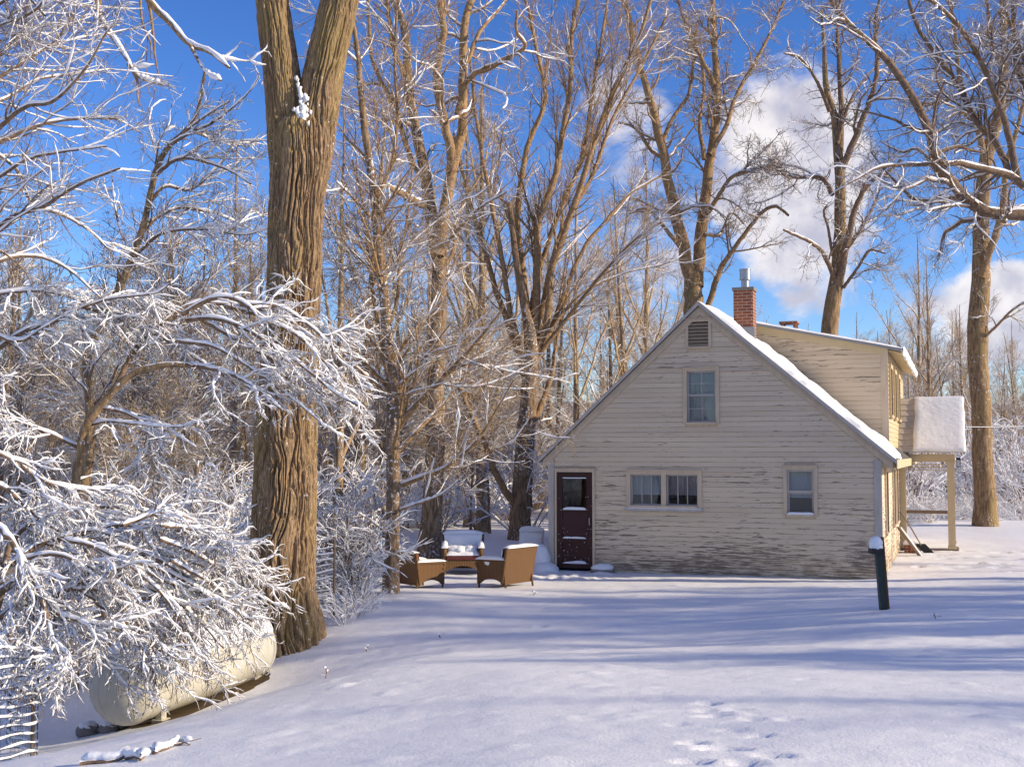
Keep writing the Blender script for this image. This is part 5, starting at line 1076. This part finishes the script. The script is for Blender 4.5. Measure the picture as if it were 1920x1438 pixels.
# wire fence caught with snow
fpts = [np.array((*p[:2],)) for p in (at(-60, 1400, 11.2), at(70, 1390, 12.6), (-6.2, 15.0), (-6.0, 17.4), at(500, 1215, 18.9), at(626, 1168, 19.2))]
fl = spline([(*p, 0) for p in fpts], 60)[:, :2]; fzv = groundz(fl[:, 0], fl[:, 1])
fence = empty('wire_fence', (fl[0, 0], fl[0, 1], fzv[0]), 0, 'low wire mesh fence with snow lying along every wire, running behind the tank', 'fence'); fo = np.array([fl[0, 0], fl[0, 1], fzv[0]])
mb = MB(); sn = MB()
for k in range(12):
    z = .06 + k * .095; pts = np.column_stack([fl, fzv + z + .012 * np.sin(np.arange(60) * 1.3 + k)]) - fo
    mb.tube(pts, .0035, 4, False)
    rr = .009 + .009 * rs_.random(60); rr[rs_.random(60) < .08] = .003
    sp = pts + np.array([0, 0, .016]); V, Q = tubes(sp[None], rr[None], 6, True); b = len(sn.v); sn.v += [tuple(v) for v in V]; sn.f += [[b + int(i) for i in q] for q in Q]
for k in range(0, 60):
    for h in (0,):
        j = min(k + 1, 59); p = fl[k] * (1 - h) + fl[j] * h; z0 = fzv[k] * (1 - h) + fzv[j] * h
        mb.tube([np.array([*p, z0 - .02]) - fo, np.array([*p, z0 + 1.12]) - fo], .002, 4, False)
mb.build('wire_mesh', M['wire'], fence, smooth='all'); sn.build('wire_snow', M['twig_snow'], fence, smooth='all')
for k in (0, 12, 24, 36, 48, 59):
    mb = MB(); mb.tube([np.array([*fl[k], fzv[k] - .3]) - fo, np.array([*fl[k], fzv[k] + 1.25]) - fo], .022, 7); mb.build('fence_post', M['wood'], fence, smooth=True)

# wicker chairs
def wicker(name, label, cat, x, y, face, w, s=1.0, heavy=0.0, group=None, back_h=.86, cushion=True, seed=0):
    """face: heading the sitter looks to, in degrees from +X; local +x is forward"""
    t = empty(name, (x, y, gz(x, y) - .02), R(face), label, cat, group); t.scale = (s, s, s * .93)
    d = .36; hw = w / 2
    def side(sy):
        y0, y1 = (hw - .06, hw) if sy > 0 else (-hw, -hw + .06)
        arch = [(d - .07 - (2 * d - .14) * q, .05 + .13 * math.sin(PI * q)) for q in np.linspace(0, 1, 11)]
        pts = [(d, 0.0), (d + .015, .3), (d + .01, .54), (d - .04, .585), (-d + .02, .60), (-d, .3), (-d + .03, 0.0)]
        low = [(-d + .07, .0)] + [(a, b) for a, b in arch[::-1]][1:-1] + [(d - .06, 0.0)]
        # panel above the arch, in strips
        xs = np.linspace(-d + .03, d - .0, 15)
        mb = MB()
        for i in range(14):
            xa, xb = xs[i], xs[i + 1]; f = lambda q: .10 + .12 * math.sin(PI * np.clip((q + d) / (2 * d), 0, 1)); g_ = lambda q: .60 - .02 * (q + d) / (2 * d)
            mb.prism([(xa, y0, f(xa)), (xb, y0, f(xb)), (xb, y0, g_(xb)), (xa, y0, g_(xa))], (0, y1 - y0, 0))
        mb.build('side_panel', M['wicker'], t)
        mb = MB(); a = np.linspace(PI * .5, -PI * .42, 7); c = [(-d - .02, .615), (0, .61), (d - .06, .60)] + [(d - .06 + .075 * math.cos(q), .525 + .075 * math.sin(q)) for q in a]
        mb.tube([(p[0], (y0 + y1) / 2, p[1]) for p in c], .05, 9); mb.build('arm', M['wicker'], t, smooth=True)
        for (lx, off) in ((d - .03, 0), (-d + .04, -.05)):
            mb = MB(); mb.tube([(lx + off, (y0 + y1) / 2, -.06), (lx + off * .4, (y0 + y1) / 2, .12), (lx, (y0 + y1) / 2, .34)], .022, 8); mb.build('leg', M['wicker'], t, smooth=True)
    side(1); side(-1)
    mb = MB(); yy = np.linspace(-hw + .06, hw - .06, 15)
    for i in range(14):
        f = lambda q: .10 + .12 * math.cos(PI * q / (2 * (hw - .06)))
        mb.prism([(d - .05, yy[i], f(yy[i])), (d - .05, yy[i + 1], f(yy[i + 1])), (d - .05, yy[i + 1], .36), (d - .05, yy[i], .36)], (.04, 0, 0))
    mb.box(-d + .06, d - .06, -hw + .065, hw - .065, .32, .36); mb.build('seat_frame', M['wicker'], t)
    if cushion: mb = MB(); mb.box(-d + .1, d + .01, -hw + .075, hw - .075, .362, .46); mb.build('seat_cushion', M['red_cushion'], t)
    lean = .17
    def bk(z): return -d + .04 - lean * (z - .2)
    mb = MB()
    zs = [.10, .34, .58, back_h]
    for i in range(3):
        za, zb2 = zs[i], zs[i + 1]; wa = hw - .02 + .05 * max(za - .3, 0); wb = hw - .02 + .05 * max(zb2 - .3, 0)
        a = [(bk(za), -wa, za), (bk(za), wa, za), (bk(zb2), wb, zb2), (bk(zb2), -wb, zb2)]; mb.prism(a, (.06, 0, .01))
    mb.build('backrest', M['wicker'], t)
    mb = MB(); wb = hw + .02; mb.tube([(bk(.12) + .03, -hw + .01, .12), (bk(back_h) + .03, -wb, back_h), (bk(back_h) + .03, wb, back_h), (bk(.12) + .03, hw - .01, .12)], .035, 8); mb.build('back_rim', M['wicker'], t, smooth=True)
    if cushion: mb = MB(); mb.prism([(bk(.47) + .075, -hw + .09, .47), (bk(.47) + .075, hw - .09, .47), (bk(back_h - .04) + .075, hw - .09, back_h - .04), (bk(back_h - .04) + .075, -hw + .09, back_h - .04)], (.09, 0, .02)); mb.build('back_cushion', M['red_cushion'], t)
    mb = MB(); z = .46 if cushion else .36
    blanket(mb, (-d + .12, -hw + .05, z), (d + .02, -hw + .05, z), (d + .02, hw - .05, z), (-d + .12, hw - .05, z), .08 + .05 * heavy, 8, 10, (0, 0, 1), seed, .3, 4)
    for sy in (-1, 1):
        yc = sy * (hw - .03); blanket(mb, (-d - .02, yc - .07, .645), (d + .03, yc - .07, .63), (d + .03, yc + .07,   .63), (-d - .02, yc + .07, .645), .06 + .05 * heavy, 10, 5, (0, 0, 1), seed + 2, .3, 3)
    xb = bk(back_h) + .03; blanket(mb, (xb - .07, -wb - .01, back_h + .02), (xb + .09, -wb - .01, back_h + .02), (xb + .09, wb + .01, back_h + .02), (xb - .07, wb + .01, back_h + .02), .05 + .06 * heavy, 5, 12, (0, 0, 1), seed + 5, .3, 3)
    if heavy:                # snow plastered over the seat back too
        q = bk(.5) + .17; blanket(mb, (q, -hw + .04, .46), (q, hw - .04, .46), (bk(back_h) + .13, wb - .02, back_h + .02), (bk(back_h) + .13, -wb + .02, back_h + .02), .10, 8, 8, (1, 0, .2), seed + 7, .4, 4)
        for k in range(6): mb.lump((d * .2 + .1 * rs_.random(), (rs_.random() - .5) * w * .8, .56), .17, .16, .11, 10, 7, k)
    mb.build('snow_cover', M['snow'], t, smooth='all')
    return t
p = hit(788, 1101); wicker('wicker_armchair', 'brown wicker armchair beside the slender yard tree, its back and side to the camera', 'armchair', p[0], p[1], 40, .78, .88, 0, None, .84, True, 1)
p = hit(868, 1074); wicker('wicker_armchair', 'snow buried wicker armchair with a dark red cushion, facing the camera between the other two', 'armchair', p[0], p[1], -88, .84, .98, 1.0, None, .88, True, 2)
p = hit(948, 1098); wicker('wicker_loveseat', 'wide brown wicker seat turned away, a snowy reddish cushion on it, nearest the house door', 'loveseat', p[0], p[1], 143, .98, .92, .35, None, .88, True, 3)
p = hit(995, 1062); bs = empty('snowed_in_chair', (p[0], p[1] + .4, p[2]), R(-8), 'chair wholly buried in snow behind the loveseat, only its squared back showing', 'chair'); mb = MB()
mb.prism([(-.24, 0, 0), (.24, 0, 0), (.27, .16, .72), (-.23, .16, .74)], (0, .05, 0)); mb.build('chair_back', M['wicker'], bs); mb = MB()
blanket(mb, (-.27, -.06, .1), (.27, -.06, .1), (.30, .13, .73), (-.26, .13, .75), .09, 8, 8, (0, -1, .25), 4, .4, 5); blanket(mb, (-.27, .06, .73), (.30, .06, .73), (.30, .25, .73), (-.27, .25, .73), .12, 8, 5, (0, 0, 1), 6, .4, 4); mb.lump((0, -.2, .2), .36, .3, .22, 14, 9, 4, .08); mb.build('snow_cover', M['snow'], bs, smooth='all')
p = hit(1015, 1072); dr1 = empty('snow_heap', p, .3, 'rounded heap of snow against the left corner of the house', 'snow heap'); mb = MB(); mb.lump((0, .15, .12), .24, .35, .46, 16, 10, 3, .07); mb.lump((.02, -.2, 0), .3, .3, .2, 14, 8, 5, .07); mb.build('heap', M['snow'], dr1, smooth='all')
# flat stone with snow by the door
x, y = from_house(1.25, -.22); fs = empty('step_stone', (x, y, gz(x, y)), .2, 'snow capped flat stone beside the maroon door', 'stone')
mb = MB(); mb.lump((0, 0, .03), .26, .17, .07, 16, 8, 2, .1); mb.build('stone_body', M['concrete'], fs, smooth='all'); mb = MB(); mb.lump((0, .02, .10), .25, .17, .09, 16, 8, 4, .06); mb.build('snow_cap', M['snow'], fs, smooth='all')
# green post in the yard
p = hit(1658, 1143); q0 = np.array([p[0], p[1], p[2] - .2]); q1 = at(1647, 1030, 16.75); post = empty('metal_post', p, 0, 'leaning dark green post with a round cap of snow standing in the yard', 'post')
mb = MB(); o = np.array(p); d = q1 - q0; hw = .047
mb.prism([q0 - o + np.array(v) for v in ((-hw, -hw, 0), (hw, -hw, 0), (hw, hw, 0), (-hw, hw, 0))], d); mb.build('post_shaft', M['green'], post)
t_ = q1 - o; mb = MB(); mb.box(t_[0] - .115, t_[0] + .05, t_[1] - .09, t_[1] + .09, t_[2] - .06, t_[2] + .02); mb.build('post_head', M['black'], post)
mb = MB(); mb.prism([q0 - o + np.array(v) for v in ((hw + .002, -.02, .15), (hw + .028, -.02, .15), (hw + .028, .05, .15), (hw + .002, .05, .15))], d * 1.02); mb.build('stake', M['rust'], post)
mb = MB(); mb.lump((t_[0] - .035, t_[1], t_[2] + .085), .094, .094, .10, 18, 12, 3, .03); mb.lump((t_[0] - .03, t_[1], t_[2] + .03), .095, .095, .05, 16, 8, 5, .06); mb.build('snow_cap', M['snow'], post, smooth='all')
# shovel and boards leaning on the side wall
def hpt(u, v, z): x, y = from_house(u, v); return np.array([x, y, z])
gy_ = gz(*from_house(7.5, 6.6))
foot = hpt(7.5, 6.5, gz(*from_house(7.5, 6.5)) + .02); top = hpt(6.92, 6.4, 1.08); sh = empty('snow_shovel', foot, 0, 'long handled shovel with a dark blade leaning on the side wall by the porch', 'shovel')
mb = MB(); dd = top - foot; mb.tube([dd * .18, dd * .6 + np.array([.03, 0, -.02]), dd], .017, 8); mb.build('handle', M['wood'], sh, smooth=True)
mb = MB(); px_ = np.array([.12, -.02, 0]); mb.grid([[px_ * a + dd * b + np.array([.12, 0.02, .0]) * (1 - b / .22) * (1 - a * a * .3) for a in np.linspace(-1, 1, 7)] for b in np.linspace(0, .22, 6)]); mb.build('blade', M['black'], sh, smooth='all')
foot = hpt(7.42, 6.0, gz(*from_house(7.42, 6.0)) - .02); top = hpt(6.93, 5.9, .72); bd = empty('leaning_board', foot, 0, 'snow edged plank leaning on the side wall in front of the shovel', 'plank'); dd = top - foot
mb = MB(); mb.prism([(-.06, -.09, 0), (-.03, -.09, 0), (-.03, .09, 0), (-.06, .09, 0)], dd); mb.build('plank_body', M['wood'], bd); mb = MB(); mb.prism([(-.03, -.09, .01), (.0, -.08, .03), (.0, .08, .03), (-.03, .09, .01)], dd * .96); mb.build('plank_snow', M['snow'], bd)
x, y = from_house(7.16, 6.9); lg = empty('brick_pile', (x, y, gz(x, y)), HOUSE_TH, 'small stack of reddish bricks with snow on top, tucked by the wall below the porch', 'bricks')
mb = MB()
for k in range(3):
    for j in range(3): mb.box(-.17 + j * .115 + .02 * (k % 2), -.065 + j * .115 + .02 * (k % 2), -.2, .0, k * .072, k * .072 + .068); mb.box(-.17 + j * .115, -.065 + j * .115, .008, .2, k * .072, k * .072 + .068)
mb.build('brick_stack', M['brick'], lg); mb = MB(); blanket(mb, (-.2, -.22, .215), (.2, -.22, .215), (.2, .22, .215), (-.2, .22, .215), .1, 6, 6); mb.build('snow_cap', M['snow'], lg, smooth='all')
# fallen sticks
def stick(pxs, r, label, snow=True, seed=0):
    P_ = np.array([hit(*q) for q in pxs]); P_[:, 2] += r * .8; o = P_[0].copy(); L = spline(P_ - o, 14); g = np.random.default_rng(seed); L[1:] += g.normal(0, r * .5, L[1:].shape)
    e = empty('fallen_branch', o, 0, label, 'branch'); mb = MB(); mb.tube(L, np.linspace(r, r * .5, 14), 7); mb.tube([L[7], L[7] + np.array([.10, .06, .01]), L[7] + np.array([.2, .09, .03])], [r * .5, r * .4, r * .3], 5); mb.build('wood', M['bark_dark'] if 'bark_dark' in M else M['limb_dark'], e, smooth=True)
    if snow: V, Q = tubes((L + np.array([0, .02, r * 1.4]))[None], (r * np.concatenate([[.5], g.uniform(1.3, 2.4, 12), [.4]]))[None], 8, True, .7); mb = MB(); mb.v = [tuple(v) for v in V]; mb.f = [[int(i) for i in q] for q in Q]; mb.build('snow_strip', M['snow'], e, smooth='all')
stick([(150, 1436), (200, 1432), (250, 1425), (265, 1430)], .022, 'thick snow covered branch at the bottom left corner', True, 1)
stick([(288, 1417), (310, 1408), (335, 1399), (355, 1397)], .017, 'curved dark branch in the snow right of the thick one', True, 2)
for k, (px, py, h) in enumerate(((1000, 1117, .07), (610, 1272, .12), (825, 1196, .05), (1755, 1160, .08), (688, 1222, .08))):
    p = hit(px, py); e = empty('twig', p, k, ['small dark twig poking out of the snow in front of the loveseat', 'snow tipped weed stalk right of the tank', 'tiny twig in the snow below the wicker chairs', 'bent twig with snow right of the green post', 'stub poking from the snow below the low bush'][k], 'twig')
    mb = MB(); mb.tube([(0, 0, -.02), (.02, .0, h * .6), (-.02 + .05 * (k % 2), .02, h)], .006, 5); mb.tube([(.01, 0, h * .4), (.07, .02, h * .7)], .004, 5); mb.tube([(.01, 0, h * .3), (-.07, .01, h * .45)], .004, 5); mb.build('stalk', M['limb_dark'], e)
    mb = MB(); mb.lump((.0, .01, h + .006), .022, .018, .014, 8, 5, k); mb.lump((.05, .02, h * .68), .02, .016, .012, 8, 5, k);  mb.build('twig_snow', M['snow'], e, smooth='all')
# overhead cables running right from the house
for k, (z0, py, lb) in enumerate(((3.25, 766, 'thin snow dusted cable strung from the house past the lawn tree'),)):
    a = hpt(W + .05, 10.2 + .5 * k, z0); b = at(2300, py - 2, 37.2); t = np.linspace(0, 1, 24)[:, None]; L = a * (1 - t) + b * t; L[:, 2] -= (.5 * 4 * t * (1 - t))[:, 0] * .5
    e = empty('cable', a, 0, lb, 'cable'); mb = MB(); mb.tube(L - a, .006, 5, False); mb.build('wire', M['wire'], e, smooth='all'); mb = MB(); mb.tube(L - a + np.array([0, 0, .012]), .009, 6, False); mb.build('cable_snow', M['twig_snow'], e, smooth='all')
